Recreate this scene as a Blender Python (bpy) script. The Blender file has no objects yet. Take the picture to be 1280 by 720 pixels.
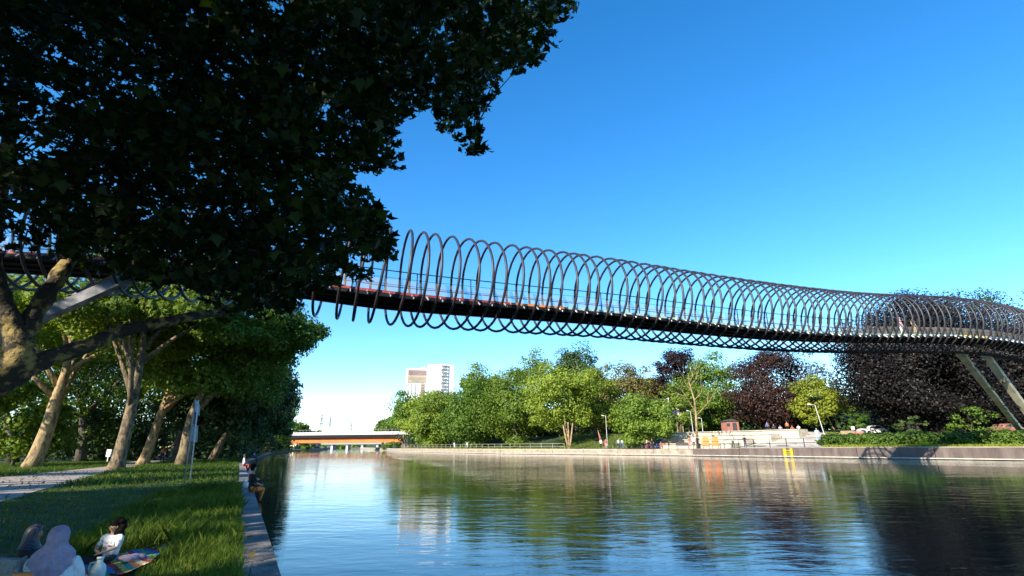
import bpy, math, random
import numpy as np
from mathutils import Vector, Matrix

random.seed(7); rng = np.random.default_rng(7)
scene = bpy.context.scene
col = scene.collection
R = math.radians

# ------------------------------------------------------------------ camera
FPX = 640.0
PITCH = math.atan(195.7/640); ROLL = R(.51)
EYE = 1.5
fw = np.array([0, math.cos(PITCH), math.sin(PITCH)])
u0 = np.array([0, -math.sin(PITCH), math.cos(PITCH)])
ux = np.array([1., 0, 0])
up = math.cos(ROLL)*u0 + math.sin(ROLL)*ux
rt = math.cos(ROLL)*ux - math.sin(ROLL)*u0
cam_d = bpy.data.cameras.new('camera'); cam = bpy.data.objects.new('camera', cam_d); col.objects.link(cam)
cam_d.sensor_width = 36; cam_d.lens = 36*FPX/1280; cam_d.clip_end = 9000; cam_d.clip_start = .05
m = Matrix(((rt[0], up[0], -fw[0], 0), (rt[1], up[1], -fw[1], 0), (rt[2], up[2], -fw[2], EYE), (0, 0, 0, 1)))
cam.matrix_world = m
scene.camera = cam

# ------------------------------------------------------------------ light
SUN_DIR = np.array([-.62, -.785]); SUN_DIR = SUN_DIR/np.linalg.norm(SUN_DIR)   # horizontal, towards the sun
SUN_EL = R(28)
w = bpy.data.worlds.new('World'); scene.world = w; w.use_nodes = True
nt = w.node_tree; nt.nodes.clear()
sky = nt.nodes.new('ShaderNodeTexSky'); sky.sky_type = 'NISHITA'; sky.sun_disc = False
sky.sun_elevation = SUN_EL
sky.sun_rotation = math.atan2(SUN_DIR[0], SUN_DIR[1])
sky.air_density = 1.0; sky.dust_density = 0.0; sky.ozone_density = 3.6; sky.altitude = 0
hs = nt.nodes.new('ShaderNodeHueSaturation'); hs.inputs['Saturation'].default_value = 1.3; hs.inputs['Hue'].default_value = .5
bg = nt.nodes.new('ShaderNodeBackground'); bg.inputs['Strength'].default_value = .15
wo = nt.nodes.new('ShaderNodeOutputWorld')
nt.links.new(sky.outputs[0], hs.inputs['Color']); nt.links.new(hs.outputs[0], bg.inputs[0]); nt.links.new(bg.outputs[0], wo.inputs[0])
sd = bpy.data.lights.new('sun', 'SUN'); sd.energy = 4.8; sd.angle = R(.5); sd.color = (1, .91, .76)
so = bpy.data.objects.new('sun', sd); col.objects.link(so)
sv = Vector((SUN_DIR[0]*math.cos(SUN_EL), SUN_DIR[1]*math.cos(SUN_EL), math.sin(SUN_EL)))
so.rotation_euler = sv.to_track_quat('Z', 'Y').to_euler(); so.location = (0, -20, 60)
scene.view_settings.view_transform = 'Standard'; scene.view_settings.look = 'None'
scene.view_settings.exposure = 1.05; scene.view_settings.gamma = 1

# ------------------------------------------------------------------ helpers
def ray(x, y):
    d = fw + (x-640)/FPX*rt - (y-360)/FPX*up
    return d/d[1]
def at(x, y, Y):                      # world point seen at pixel x,y of the photograph at forward distance Y
    d = ray(x, y)*Y
    return np.array([d[0], d[1], d[2]+EYE])
def ground(x, y, z=0.):
    d = ray(x, y); t = (z-EYE)/d[2]
    return np.array([d[0]*t, d[1]*t, z])
def proj(P):
    P = np.atleast_2d(P)-np.array([0, 0, EYE])
    zc = P@fw; zz = np.where(zc > .05, zc, np.nan)
    return 640+FPX*(P@rt)/zz, 360-FPX*(P@up)/zz, zc
def sstep(a, b, x):
    t = np.clip((np.asarray(x, float)-a)/(b-a), 0, 1); return t*t*(3-2*t)

def tag(o, label=None, cat=None, group=None, kind=None):
    if label: o['label'] = label
    if cat: o['category'] = cat
    if group: o['group'] = group
    if kind: o['kind'] = kind
    return o
def empty(name, loc, label=None, cat=None, group=None, rz=0):
    o = bpy.data.objects.new(name, None); col.objects.link(o); o.location = loc; o.rotation_euler = (0, 0, rz)
    o.empty_display_size = .2
    return tag(o, label, cat, group)
def link(name, me, parent=None, world=True):
    o = bpy.data.objects.new(name, me); col.objects.link(o)
    if parent is not None:
        o.parent = parent
        if world:
            L = Matrix.LocRotScale(parent.location, parent.rotation_euler, parent.scale)
            if parent.parent: L = Matrix.LocRotScale(parent.parent.location, parent.parent.rotation_euler, parent.parent.scale) @ L
            o.matrix_parent_inverse = L.inverted()
    return o

class MB:
    """collects shapes given in world coordinates; build() links them as ONE mesh object"""
    def __init__(s): s.v = []; s.f = []; s.n = 0; s.mi = []
    def add(s, v, f, mi=0):
        v = np.asarray(v, float); s.v.append(v)
        s.f += [tuple(int(i)+s.n for i in q) for q in f]; s.mi += [mi]*len(f); s.n += len(v); return s
    def box(s, c, size, M=None, mi=0, taper=1.):
        hx, hy, hz = [q/2 for q in size]
        v = np.array([[sx*hx*(taper if sz > 0 else 1), sy*hy*(taper if sz > 0 else 1), sz*hz] for sz in (-1, 1) for sx, sy in ((-1, -1), (1, -1), (1, 1), (-1, 1))])
        if M is not None: v = v@np.array(M).T
        return s.add(v+np.array(c), [(3, 2, 1, 0), (4, 5, 6, 7), (0, 1, 5, 4), (1, 2, 6, 5), (2, 3, 7, 6), (3, 0, 4, 7)], mi)
    def bar(s, p, q, w_=.05, h=None, upv=(0, 0, 1), mi=0):
        p = np.array(p, float); q = np.array(q, float); h = h or w_
        d = q-p; L = np.linalg.norm(d); d = d/L
        u = np.array(upv, float)
        if abs(d@u) > .98: u = np.array([1., 0, 0])
        a = np.cross(d, u); a /= np.linalg.norm(a); b = np.cross(a, d)
        M = np.stack([d, a, b], 1)
        return s.box((p+q)/2, (L, w_, h), M, mi)
    def tube(s, pts, rad, n=8, cap=True, mi=0, closed=False):
        pts = np.asarray(pts, float); k = len(pts)
        rad = np.broadcast_to(np.asarray(rad, float), (k,))
        tg = np.gradient(pts, axis=0); tg /= np.linalg.norm(tg, axis=1)[:, None]+1e-9
        ref = np.array([0, 0, 1.]) if abs(tg[0][2]) < .9 else np.array([1., 0, 0])
        A = []; a = np.cross(tg[0], ref); a /= np.linalg.norm(a)
        for t in tg:
            a = a-t*(a@t); a /= np.linalg.norm(a)+1e-9; A.append(a)
        A = np.array(A); B = np.cross(tg, A)
        th = np.linspace(0, 2*math.pi, n, endpoint=False)
        v = pts[:, None]+rad[:, None, None]*(np.cos(th)[None, :, None]*A[:, None]+np.sin(th)[None, :, None]*B[:, None])
        f = []
        for i in range(k-1):
            for j in range(n):
                j2 = (j+1) % n; f.append((i*n+j, i*n+j2, (i+1)*n+j2, (i+1)*n+j))
        if cap: f.append(tuple(range(n))[::-1]); f.append(tuple((k-1)*n+j for j in range(n)))
        return s.add(v.reshape(-1, 3), f, mi)
    def ball(s, c, r, nu=12, nv=8, mi=0, M=None, fn=None):
        r = np.broadcast_to(np.asarray(r, float), (3,)); v = []; f = []
        for i in range(nv+1):
            a = math.pi*i/nv
            for j in range(nu):
                b = 2*math.pi*j/nu; q = np.array([math.sin(a)*math.cos(b), math.sin(a)*math.sin(b), math.cos(a)])
                k = fn(q) if fn else 1
                v.append(q*r*k)
        v = np.array(v)
        if M is not None: v = v@np.array(M).T
        for i in range(nv):
            for j in range(nu):
                j2 = (j+1) % nu; f.append((i*nu+j, (i+1)*nu+j, (i+1)*nu+j2, i*nu+j2))
        return s.add(v+np.array(c), f, mi)
    def prism(s, poly, a, b, mi=0):   # poly: list of 3d points, extruded by vector
        poly = np.array(poly, float); n = len(poly); off = np.array(b, float)
        v = np.vstack([poly+np.array(a), poly+np.array(a)+off])
        f = [tuple(range(n))[::-1], tuple(range(n, 2*n))]+[(i, (i+1) % n, n+(i+1) % n, n+i) for i in range(n)]
        return s.add(v, f, mi)
    def mesh(s, name, mats, smooth=False):
        me = bpy.data.meshes.new(name); v = np.vstack(s.v)
        me.from_pydata(v.tolist(), [], s.f)
        for q in (mats if isinstance(mats, (list, tuple)) else [mats]): me.materials.append(q)
        if any(s.mi): me.polygons.foreach_set('material_index', s.mi)
        if smooth: me.polygons.foreach_set('use_smooth', [True]*len(me.polygons))
        me.update(); return me
    def build(s, name, mats, parent=None, smooth=False):
        if parent is None:                    # top-level: origin at its base
            v = np.vstack(s.v); c = np.array([(v[:, 0].min()+v[:, 0].max())/2, (v[:, 1].min()+v[:, 1].max())/2, v[:, 2].min()])
            s.v = [v-c]; s.n = len(v); o = link(name, s.mesh(name, mats, smooth)); o.location = c; return o
        return link(name, s.mesh(name, mats, smooth), parent)

def rotz(a): c, s_ = math.cos(a), math.sin(a); return np.array([[c, -s_, 0], [s_, c, 0], [0, 0, 1]])

# ------------------------------------------------------------------ materials
def newmat(name):
    mt = bpy.data.materials.new(name); mt.use_nodes = True; n = mt.node_tree
    b = n.nodes['Principled BSDF']; return mt, n, b
def mat(name, c, rough=.7, var=.18, scale=3., bump=0., bscale=None, metal=0., c2=None, mask=None, coat=0., detail=6, streak=None, spec=.5):
    mt, n, b = newmat(name); N = n.nodes.new; L = n.links.new
    tc = N('ShaderNodeTexCoord'); mp = N('ShaderNodeMapping'); L(tc.outputs['Object'], mp.inputs[0])
    if streak: mp.inputs['Scale'].default_value = streak
    nz = N('ShaderNodeTexNoise'); nz.inputs['Scale'].default_value = scale; nz.inputs['Detail'].default_value = detail; nz.inputs['Roughness'].default_value = .6
    L(mp.outputs[0], nz.inputs[0])
    rp = N('ShaderNodeValToRGB'); c = tuple(c)
    lo = tuple(max(0, q*(1-var*1.6)) for q in c); hi = tuple(q*(1+var) for q in c)
    if c2: lo = c; hi = tuple(c2)
    rp.color_ramp.elements[0].position = .35; rp.color_ramp.elements[1].position = .65
    if mask: rp.color_ramp.elements[0].position, rp.color_ramp.elements[1].position = mask
    rp.color_ramp.elements[0].color = (*lo, 1); rp.color_ramp.elements[1].color = (*hi, 1)
    L(nz.outputs[0], rp.inputs[0]); L(rp.outputs[0], b.inputs['Base Color'])
    b.inputs['Roughness'].default_value = rough; b.inputs['Metallic'].default_value = metal
    b.inputs['Specular IOR Level'].default_value = spec
    if bump:
        n2 = N('ShaderNodeTexNoise'); n2.inputs['Scale'].default_value = bscale or scale*5; n2.inputs['Detail'].default_value = 5
        L(mp.outputs[0], n2.inputs[0]); bp = N('ShaderNodeBump'); bp.inputs['Strength'].default_value = bump; bp.inputs['Distance'].default_value = .05
        L(n2.outputs[0], bp.inputs['Height']); L(bp.outputs[0], b.inputs['Normal'])
    return mt
def leafmat(name, c1, c2, trans=.25, tcol=None, cs=.35):
    mt, n, b = newmat(name); N = n.nodes.new; L = n.links.new
    ge = N('ShaderNodeNewGeometry'); rp = N('ShaderNodeValToRGB')
    rp.color_ramp.elements[0].color = (*c1, 1); rp.color_ramp.elements[1].color = (*c2, 1)
    tc = N('ShaderNodeTexCoord'); nz = N('ShaderNodeTexNoise'); nz.inputs['Scale'].default_value = cs; nz.inputs['Detail'].default_value = 3
    L(tc.outputs['Object'], nz.inputs[0])
    mx = N('ShaderNodeMath'); mx.operation = 'MULTIPLY_ADD'; mx.inputs[1].default_value = .55
    nm = N('ShaderNodeMapRange'); nm.inputs[1].default_value = .35; nm.inputs[2].default_value = .65; nm.inputs[4].default_value = .5
    L(nz.outputs[0], nm.inputs[0]); L(ge.outputs['Random Per Island'], mx.inputs[0]); L(nm.outputs[0], mx.inputs[2])
    L(mx.outputs[0], rp.inputs[0])
    oi = N('ShaderNodeObjectInfo'); hv = N('ShaderNodeHueSaturation'); m1 = N('ShaderNodeMapRange'); m1.inputs[3].default_value = .72; m1.inputs[4].default_value = 1.3; L(oi.outputs['Random'], m1.inputs[0]); L(m1.outputs[0], hv.inputs['Value'])
    m2 = N('ShaderNodeMapRange'); m2.inputs[3].default_value = .515; m2.inputs[4].default_value = .485; L(oi.outputs['Random'], m2.inputs[0]); L(m2.outputs[0], hv.inputs['Hue']); L(rp.outputs[0], hv.inputs['Color']); rp = hv
    L(rp.outputs[0], b.inputs['Base Color'])
    b.inputs['Roughness'].default_value = .55; b.inputs['Specular IOR Level'].default_value = .25
    if trans > 0:
        tr = N('ShaderNodeBsdfTranslucent'); gm = N('ShaderNodeMixRGB'); gm.blend_type = 'MULTIPLY'; gm.inputs[0].default_value = 1
        gm.inputs[2].default_value = (*(tcol or (1.2, 1.25, .45)), 1); L(rp.outputs[0], gm.inputs[1]); L(gm.outputs[0], tr.inputs[0])
        ms = N('ShaderNodeMixShader'); ms.inputs[0].default_value = trans; out = n.nodes['Material Output']
        L(b.outputs[0], ms.inputs[1]); L(tr.outputs[0], ms.inputs[2]); L(ms.outputs[0], out.inputs[0])
    return mt

M = {}
M['lawn'] = mat('lawn', (.014, .028, .007), .9, scale=1.1, c2=(.050, .080, .016), bump=.8, bscale=30)
M['soil'] = mat('soil', (.045, .035, .022), .95, scale=2, bump=.6)
M['asphalt_path'] = mat('asphalt_path', (.36, .30, .26), .9, scale=1.5, var=.15, bump=.5, bscale=60)
M['paving'] = mat('paving', (.52, .46, .38), .85, scale=.7, var=.18, bump=.3, bscale=14)
M['bark'] = mat('bark', (.075, .055, .038), .9, scale=5, c2=(.22, .165, .09), mask=(.42, .56), bump=.7, bscale=12, streak=(1, 1, .5))
M['bark_near'] = mat('bark_near', (.030, .024, .018), .9, scale=4, c2=(.27, .20, .07), mask=(.50, .60), detail=9, bump=.8, bscale=14)
M['bark_pale'] = mat('bark_pale', (.13, .085, .05), .9, scale=4, c2=(.38, .27, .13), mask=(.38, .55), bump=.6, bscale=12, streak=(1, 1, .5))
M['bark_dark'] = mat('bark_dark', (.05, .04, .03), .9, scale=4, c2=(.12, .095, .07), bump=.8, bscale=14)
M['twig'] = mat('twig', (.035, .028, .02), .9)
M['coil'] = mat('coil', (.040, .034, .036), .45, scale=3, var=.2, metal=.2)
M['steel_dark'] = mat('steel_dark', (.010, .010, .013), .75, var=.25, spec=.25)
M['steel_pale'] = mat('steel_pale', (.62, .62, .60), .5, var=.1)
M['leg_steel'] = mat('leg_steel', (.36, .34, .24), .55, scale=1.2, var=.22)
M['leg_shaded'] = mat('leg_shade_mottled', (.10, .10, .11), .6, scale=1.3, c2=(.30, .29, .29), mask=(.42, .6))  # darker copy of the leg steel; mottled shade is put into the colour
M['deck_red'] = mat('deck_red', (.36, .05, .04), .6)
M['deck_orange'] = mat('deck_orange', (.75, .24, .05), .6)
M['deck_green'] = mat('deck_green', (.42, .55, .48), .6)
M['deck_blue'] = mat('deck_blue', (.25, .45, .62), .6)
M['deck_yellow'] = mat('deck_yellow', (.75, .55, .10), .6)
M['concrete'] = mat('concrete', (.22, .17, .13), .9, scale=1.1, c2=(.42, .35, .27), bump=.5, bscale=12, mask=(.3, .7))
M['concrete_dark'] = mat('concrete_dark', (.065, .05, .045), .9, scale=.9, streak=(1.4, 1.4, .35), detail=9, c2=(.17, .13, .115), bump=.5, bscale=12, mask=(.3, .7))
M['ledge'] = mat('ledge', (.50, .46, .38), .9, scale=2)
M['coping'] = mat('coping', (.15, .135, .13), .9, scale=2.2, c2=(.33, .29, .26), bump=.6, bscale=20)
M['sandstone'] = mat('sandstone', (.58, .50, .37), .9, scale=1.2, var=.16, bump=.3)
M['white'] = mat('white_paint', (.80, .80, .78), .6, var=.05)
M['white_clad'] = mat('white_cladding', (.80, .80, .80), .6, var=.03, scale=.05)
M['louvre'] = mat('louvre', (.26, .17, .15), .6, scale=.1)
M['louvre_tan'] = mat('louvre_tan', (.46, .37, .26), .6, scale=.1)
M['grey'] = mat('grey_paint', (.30, .31, .32), .6)
M['orange_paint'] = mat('orange_paint', (.80, .17, .02), .6, var=.1, scale=.4)
M['parapet'] = mat('parapet', (.72, .62, .60), .7, var=.08)
M['black'] = mat('black_cloth', (.012, .012, .016), .9)
M['navy'] = mat('navy_cloth', (.02, .03, .08), .9)
M['lilac'] = mat('lilac_cloth', (.33, .27, .37), .95, scale=8, var=.12, bump=1., bscale=7)
M['shirt_white'] = mat('white_cotton', (.74, .75, .78), .9, var=.06, scale=6, bump=1., bscale=8)
M['skin'] = mat('skin', (.42, .24, .16), .55, var=.05)
M['skin_dark'] = mat('skin_brown', (.26, .14, .09), .55, var=.05)
M['hair'] = mat('black_hair', (.010, .007, .006), .85, scale=30, bump=.3, spec=.1)
M['hair_brown'] = mat('brown_hair', (.07, .04, .025), .6)
M['red'] = mat('red_paint', (.55, .06, .05), .6)
M['red_cloth'] = mat('red_cloth', (.60, .10, .08), .9)
M['pink_cloth'] = mat('pink_cloth', (.70, .36, .38), .9)
M['orange_cloth'] = mat('orange_plastic', (.75, .22, .05), .5)
M['blue_cloth'] = mat('blue_cloth', (.10, .17, .42), .9)
M['pale_blue'] = mat('pale_blue', (.38, .52, .66), .8)
M['purple'] = mat('purple_cloth', (.16, .10, .42), .9)
M['yellow'] = mat('yellow_paint', (.62, .46, .03), .5, var=.2, scale=6)
M['wood'] = mat('wood', (.38, .28, .15), .8, streak=(1, 1, 6))
M['roof_dark'] = mat('roof_dark', (.06, .055, .06), .8)
M['glass'] = mat('dark_glass', (.03, .04, .05), .1)
M['tyre'] = mat('tyre', (.02, .02, .02), .9)
M['bag'] = mat('grey_canvas', (.27, .26, .23), .95, scale=10, bump=.5)
M['jug'] = mat('jug_plastic', (.62, .70, .66), .4, var=.04)
M['green_cloth'] = mat('green_cloth', (.16, .42, .24), .8)
M['brick_red'] = mat('brick_red', (.40, .16, .12), .9, scale=3)

# netting: half-open woven mesh
mt, n, b = newmat('rail_netting'); b.inputs['Base Color'].default_value = (.50, .44, .36, 1); b.inputs['Roughness'].default_value = .8
tr = n.nodes.new('ShaderNodeBsdfTransparent'); ms = n.nodes.new('ShaderNodeMixShader'); ms.inputs[0].default_value = .27
n.links.new(tr.outputs[0], ms.inputs[1]); n.links.new(b.outputs[0], ms.inputs[2]); n.links.new(ms.outputs[0], n.nodes['Material Output'].inputs[0])
M['net'] = mt

# water
mt, n, b = newmat('canal_water'); N = n.nodes.new; L = n.links.new
b.inputs['Base Color'].default_value = (.006, .024, .018, 1); b.inputs['Roughness'].default_value = .015; b.inputs['IOR'].default_value = 1.36
tc = N('ShaderNodeTexCoord'); mp = N('ShaderNodeMapping'); mp.inputs['Scale'].default_value = (.55, 1.15, 1); mp.inputs['Rotation'].default_value = (0, 0, R(4)); L(tc.outputs['Object'], mp.inputs[0])
n1 = N('ShaderNodeTexNoise'); n1.inputs['Scale'].default_value = 2.1; n1.inputs['Detail'].default_value = 5; n1.inputs['Roughness'].default_value = .5; n1.inputs['Distortion'].default_value = .4
n2 = N('ShaderNodeTexNoise'); n2.inputs['Scale'].default_value = .28; n2.inputs['Detail'].default_value = 2
n3 = N('ShaderNodeTexNoise'); n3.inputs['Scale'].default_value = .05; n3.inputs['Detail'].default_value = 2
for q in (n1, n2): L(mp.outputs[0], q.inputs[0])
L(tc.outputs['Object'], n3.inputs[0])
mr = N('ShaderNodeMapRange'); mr.inputs[1].default_value = .38; mr.inputs[2].default_value = .62; mr.inputs[3].default_value = .35; mr.inputs[4].default_value = 1.25; L(n3.outputs[0], mr.inputs[0])
b1 = N('ShaderNodeBump'); b1.inputs['Distance'].default_value = .021; L(n1.outputs[0], b1.inputs['Height']); L(mr.outputs[0], b1.inputs['Strength'])
b2 = N('ShaderNodeBump'); b2.inputs['Distance'].default_value = .03; b2.inputs['Strength'].default_value = .6; L(n2.outputs[0], b2.inputs['Height']); L(b1.outputs[0], b2.inputs['Normal'])
L(b2.outputs[0], b.inputs['Normal']); M['water'] = mt

# leaves
LM = {}
LM['near'] = leafmat('plane_leaf', (.006, .015, .003), (.036, .062, .008), .32, cs=1.)  # albedo kept very low: the canopy's shade is put into the leaf colour
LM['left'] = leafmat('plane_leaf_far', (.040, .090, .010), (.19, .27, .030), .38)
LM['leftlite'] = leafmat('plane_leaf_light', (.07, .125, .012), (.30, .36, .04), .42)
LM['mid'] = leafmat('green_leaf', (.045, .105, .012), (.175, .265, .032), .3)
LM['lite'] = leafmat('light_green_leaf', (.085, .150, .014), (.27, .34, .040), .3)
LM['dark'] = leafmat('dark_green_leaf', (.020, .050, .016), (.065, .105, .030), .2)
LM['yellow'] = leafmat('yellow_green_leaf', (.11, .16, .015), (.27, .30, .03), .3)
LM['brown'] = leafmat('brownish_leaf', (.11, .10, .025), (.24, .185, .055), .2, (1.2, 1, .5))
LM['copper'] = leafmat('copper_beech_leaf', (.017, .009, .008), (.070, .032, .022), .12, (1.3, .6, .5))
LM['purple'] = leafmat('purple_leaf', (.016, .010, .014), (.055, .034, .038), .12, (1.2, .6, .7))
LM['black'] = leafmat('deep_beech_leaf', (.006, .0055, .0055), (.025, .018, .015), .1, (1.2, .7, .5))
LM['blue'] = leafmat('bluish_leaf', (.045, .055, .075), (.11, .12, .14), .1)
LM['hedge'] = leafmat('hedge_leaf', (.030, .075, .010), (.11, .18, .025), .2)
LM['grass'] = leafmat('grass_blade', (.018, .048, .005), (.150, .235, .025), .35, cs=.9)
LM['flower'] = leafmat('yellow_blossom', (.35, .35, .01), (.75, .62, .02), .1)

# ------------------------------------------------------------------ foliage
def leaves_mesh(name, P, Nn, size, mat_, shape='quad'):
    """leaf faces at points P facing Nn"""
    n_ = len(P); Nn = Nn/(np.linalg.norm(Nn, axis=1)[:, None]+1e-9)
    ref = rng.normal(size=(n_, 3)); A = np.cross(Nn, ref); A /= np.linalg.norm(A, axis=1)[:, None]+1e-9; B = np.cross(Nn, A)
    if shape == 'quad': uv = np.array([[0, -.55, 0], [.42, -.05, .10], [0, .6, 0], [-.42, -.05, .10]])
    elif shape == 'star':                   # five-lobed plane leaf
        uv = []
        for k, (a, r_) in enumerate([(-90, .22), (-48, .42), (-28, .27), (8, .62), (40, .36), (90, .72), (140, .36), (172, .62), (208, .27), (228, .42)]):
            uv.append([math.cos(R(a))*r_, math.sin(R(a))*r_, .30*r_*r_ if k % 2 else -.04])
        uv = np.array(uv)
    k = len(uv); size = np.broadcast_to(np.asarray(size, float), (n_,))
    V = P[:, None]+size[:, None, None]*(uv[None, :, 0:1]*A[:, None]+uv[None, :, 1:2]*B[:, None]+uv[None, :, 2:3]*Nn[:, None])
    me = bpy.data.meshes.new(name); me.vertices.add(n_*k); me.vertices.foreach_set('co', V.reshape(-1))
    me.loops.add(n_*k); me.loops.foreach_set('vertex_index', np.arange(n_*k, dtype=np.int32))
    me.polygons.add(n_); me.polygons.foreach_set('loop_start', np.arange(0, n_*k, k, dtype=np.int32))
    me.materials.append(mat_); me.update(calc_edges=True); return me
def sph(n_):
    v = rng.normal(size=(n_, 3)); return v/np.linalg.norm(v, axis=1)[:, None]
def crown_pts(C, rad, n_cl, per, cl_r, squash=.65, lo=-1., inner=.5, gap=0.):
    """clumps of leaves spread near the skin and through the inside of an uneven ellipsoid"""
    C = np.array(C, float); rad = np.array(rad, float)
    d = sph(n_cl*2); d = d[d[:, 2] > lo][:n_cl]; k = len(d)
    lob = 1+.16*np.sin(d[:, 0]*5.1+C[0])+.12*np.sin(d[:, 1]*6.3+C[1]*2)+.12*np.sin(d[:, 2]*7+C[0]*3)
    rr = (inner+(1-inner)*rng.random(k)**.55)*lob
    cc = C+d*rad*rr[:, None]
    crr = cl_r*(.6+.8*rng.random(k))
    idx = np.repeat(np.arange(k), per)
    q = sph(len(idx)); q[:, 2] *= 1
    dist = (.35+.65*rng.random(len(idx))**.5)
    off = q*dist[:, None]*crr[idx][:, None]; off[:, 2] *= squash
    P = cc[idx]+off
    Nn = q+np.array([0, 0, .55])+d[idx]*.35+rng.normal(size=q.shape)*.55
    return P, Nn
def tree(name, base, C, rad, lm, bark, label, group=None, ncl=70, per=90, clr=None, leaf=.45, trunk_r=.35, limbs=6, cat='tree', lo=-1., squash=.65, inner=.5, shape='quad', trunk_pts=None, branch_name='limb', hole=False):
    e = empty(name, base, label, cat, group)
    base = np.array(base, float); C = np.array(C, float)
    P, Nn = crown_pts(C, rad, ncl, per, clr or min(rad)*.33, squash, lo, inner)
    if hole: k_ = ~sunhole(P); P, Nn = P[k_], Nn[k_]
    sz = leaf*(.65+.7*rng.random(len(P)))
    o = link('crown', leaves_mesh('crown', P, Nn, sz, lm, shape), e)
    if trunk_pts is None:
        t = np.linspace(0, 1, 7)[:, None]; trunk_pts = base*(1-t)+(C*np.array([1, 1, 1]))*t
        trunk_pts[1:-1, :2] += rng.normal(size=(5, 2))*trunk_r*.5
    tp = np.array(trunk_pts, float); k = len(tp)
    rad_ = np.linspace(trunk_r, trunk_r*.35, k); rad_[0] *= 1.35
    MB().tube(tp, rad_, 10).build('trunk', bark, e, True)
    for i in range(limbs):
        q = tp[int(k*.45)+i % max(1, k-int(k*.45)-1)]; d = sph(1)[0]; d[2] = abs(d[2])*.8
        end = C+d*np.array(rad)*.75; mid = (q+end)/2+np.array([0, 0, np.linalg.norm(end-q)*.12])
        tt = np.linspace(0, 1, 6)[:, None]; cv = q*(1-tt)**2+2*mid*tt*(1-tt)+end*tt**2
        MB().tube(cv, np.linspace(trunk_r*.42, trunk_r*.08, 6), 6).build(branch_name, bark, e, True)
    return e

# ------------------------------------------------------------------ banks and water
class Bank:
    def __init__(s, pts, Nrm):
        s.N = np.array(Nrm)/np.linalg.norm(Nrm); s.Mv = np.array([-s.N[1], s.N[0]])
        if s.Mv[1] < 0: s.Mv = -s.Mv
        p = np.array(pts, float); s.m = p@s.Mv; s.n = p@s.N
        o = np.argsort(s.m); s.m = s.m[o]; s.n = s.n[o]
    def off(s, x, y):
        q = np.array([x, y]); mm = q@s.Mv; return q@s.N-np.interp(mm, s.m, s.n), mm
    def pt(s, mm, t):
        n_ = np.interp(mm, s.m, s.n)+t; return s.Mv*mm+s.N*n_
BL = Bank([(26, -50), (-2.83, 6.95), (-9.2, 19.4), (-28.2, 56.5), (-66, 146.7), (-86, 214), (-160, 420), (-520, 1500)], (-.89, -.456))
BR = Bank([(110, -50), (62, 26), (46.2, 49), (34, 67), (20, 86.5), (-4, 112), (-37.5, 169), (-52, 215), (-128, 420), (-470, 1500)], (.82, .57))
def Hl(mm, t): return 0.*t+.25*sstep(18, 60, t)
def Hb(mm): return .9-.32*sstep(25, 62, mm)
def Hr(mm, t):
    k = sstep(30, 56, mm)
    return Hb(mm)+(1.3+1.75*k)*sstep(8, 27, t)+(.2+.6*k)*sstep(30, 90, t)
def mleft(): pass
def bank_mesh(name, B, H, ms, ts, mt_, skirt=-2.):
    V = []; F = []
    for i, a in enumerate(ms):
        for j, t in enumerate(ts):
            p = B.pt(a, max(t, 0)); V.append((p[0], p[1], skirt if t < 0 else float(H(a, t))))
    n_ = len(ts)
    for i in range(len(ms)-1):
        for j in range(n_-1): F.append((i*n_+j, i*n_+j+1, (i+1)*n_+j+1, (i+1)*n_+j))
    me = bpy.data.meshes.new(name); me.from_pydata(V, [], F); me.materials.append(mt_); me.update()
    me.polygons.foreach_set('use_smooth', [True]*len(F))
    o = link(name, me); o['kind'] = 'structure'; return o
ms_ = np.unique(np.concatenate([np.arange(-60, 260, 4.), np.arange(260, 1700, 60.)]))
ts_l = [.46, .47, 1.5, 3, 5, 8, 12, 18, 24, 32, 45, 60, 90, 150, 400, 2500]
ts_r = [.61, .62, 2, 4, 6, 8, 10, 13, 16, 19, 22, 25, 28, 35, 50, 70, 90, 150, 400, 2500]
def skirted(name, B, H, ts):
    o = bank_mesh(name, B, H, ms_, ts, M['lawn']); return o
skirted('ground', BL, Hl, ts_l); skirted('far_bank_ground', BR, Hr, ts_r)
me = bpy.data.meshes.new('water'); me.from_pydata([(-3000, -1500, -.3), (3000, -1500, -.3), (3000, 5000, -.3), (-3000, 5000, -.3)], [], [(0, 1, 2, 3)]); me.materials.append(M['water'])
o = link('water', me); o['kind'] = 'structure'

# left quay: coping stones, each its own part, over a dark wall
q_l = empty('quay', (*BL.pt(12, .2), 0)); q_l['kind'] = 'structure'
k = 0; mm = -8.
while mm < 150:
    Lg = 1.25 if mm < 50 else 5.
    a, b_, = BL.pt(mm+.012, .23), BL.pt(mm+Lg-.012, .23)
    z = random.uniform(-.006, .006)
    MB().bar((a[0], a[1], -.06+z), (b_[0], b_[1], -.06+z+random.uniform(-.004, .004)), .47, .12).build('coping_stone', M['coping'], q_l)
    mm += Lg
wl = MB()
for mm in np.arange(-60, 500, 4.):
    a = BL.pt(mm, .30); b_ = BL.pt(mm+4, .30); wl.bar((a[0], a[1], -1.2), (b_[0], b_[1], -1.2), .5, 2.14)
wl.build('quay_wall', M['concrete_dark'], q_l)
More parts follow.
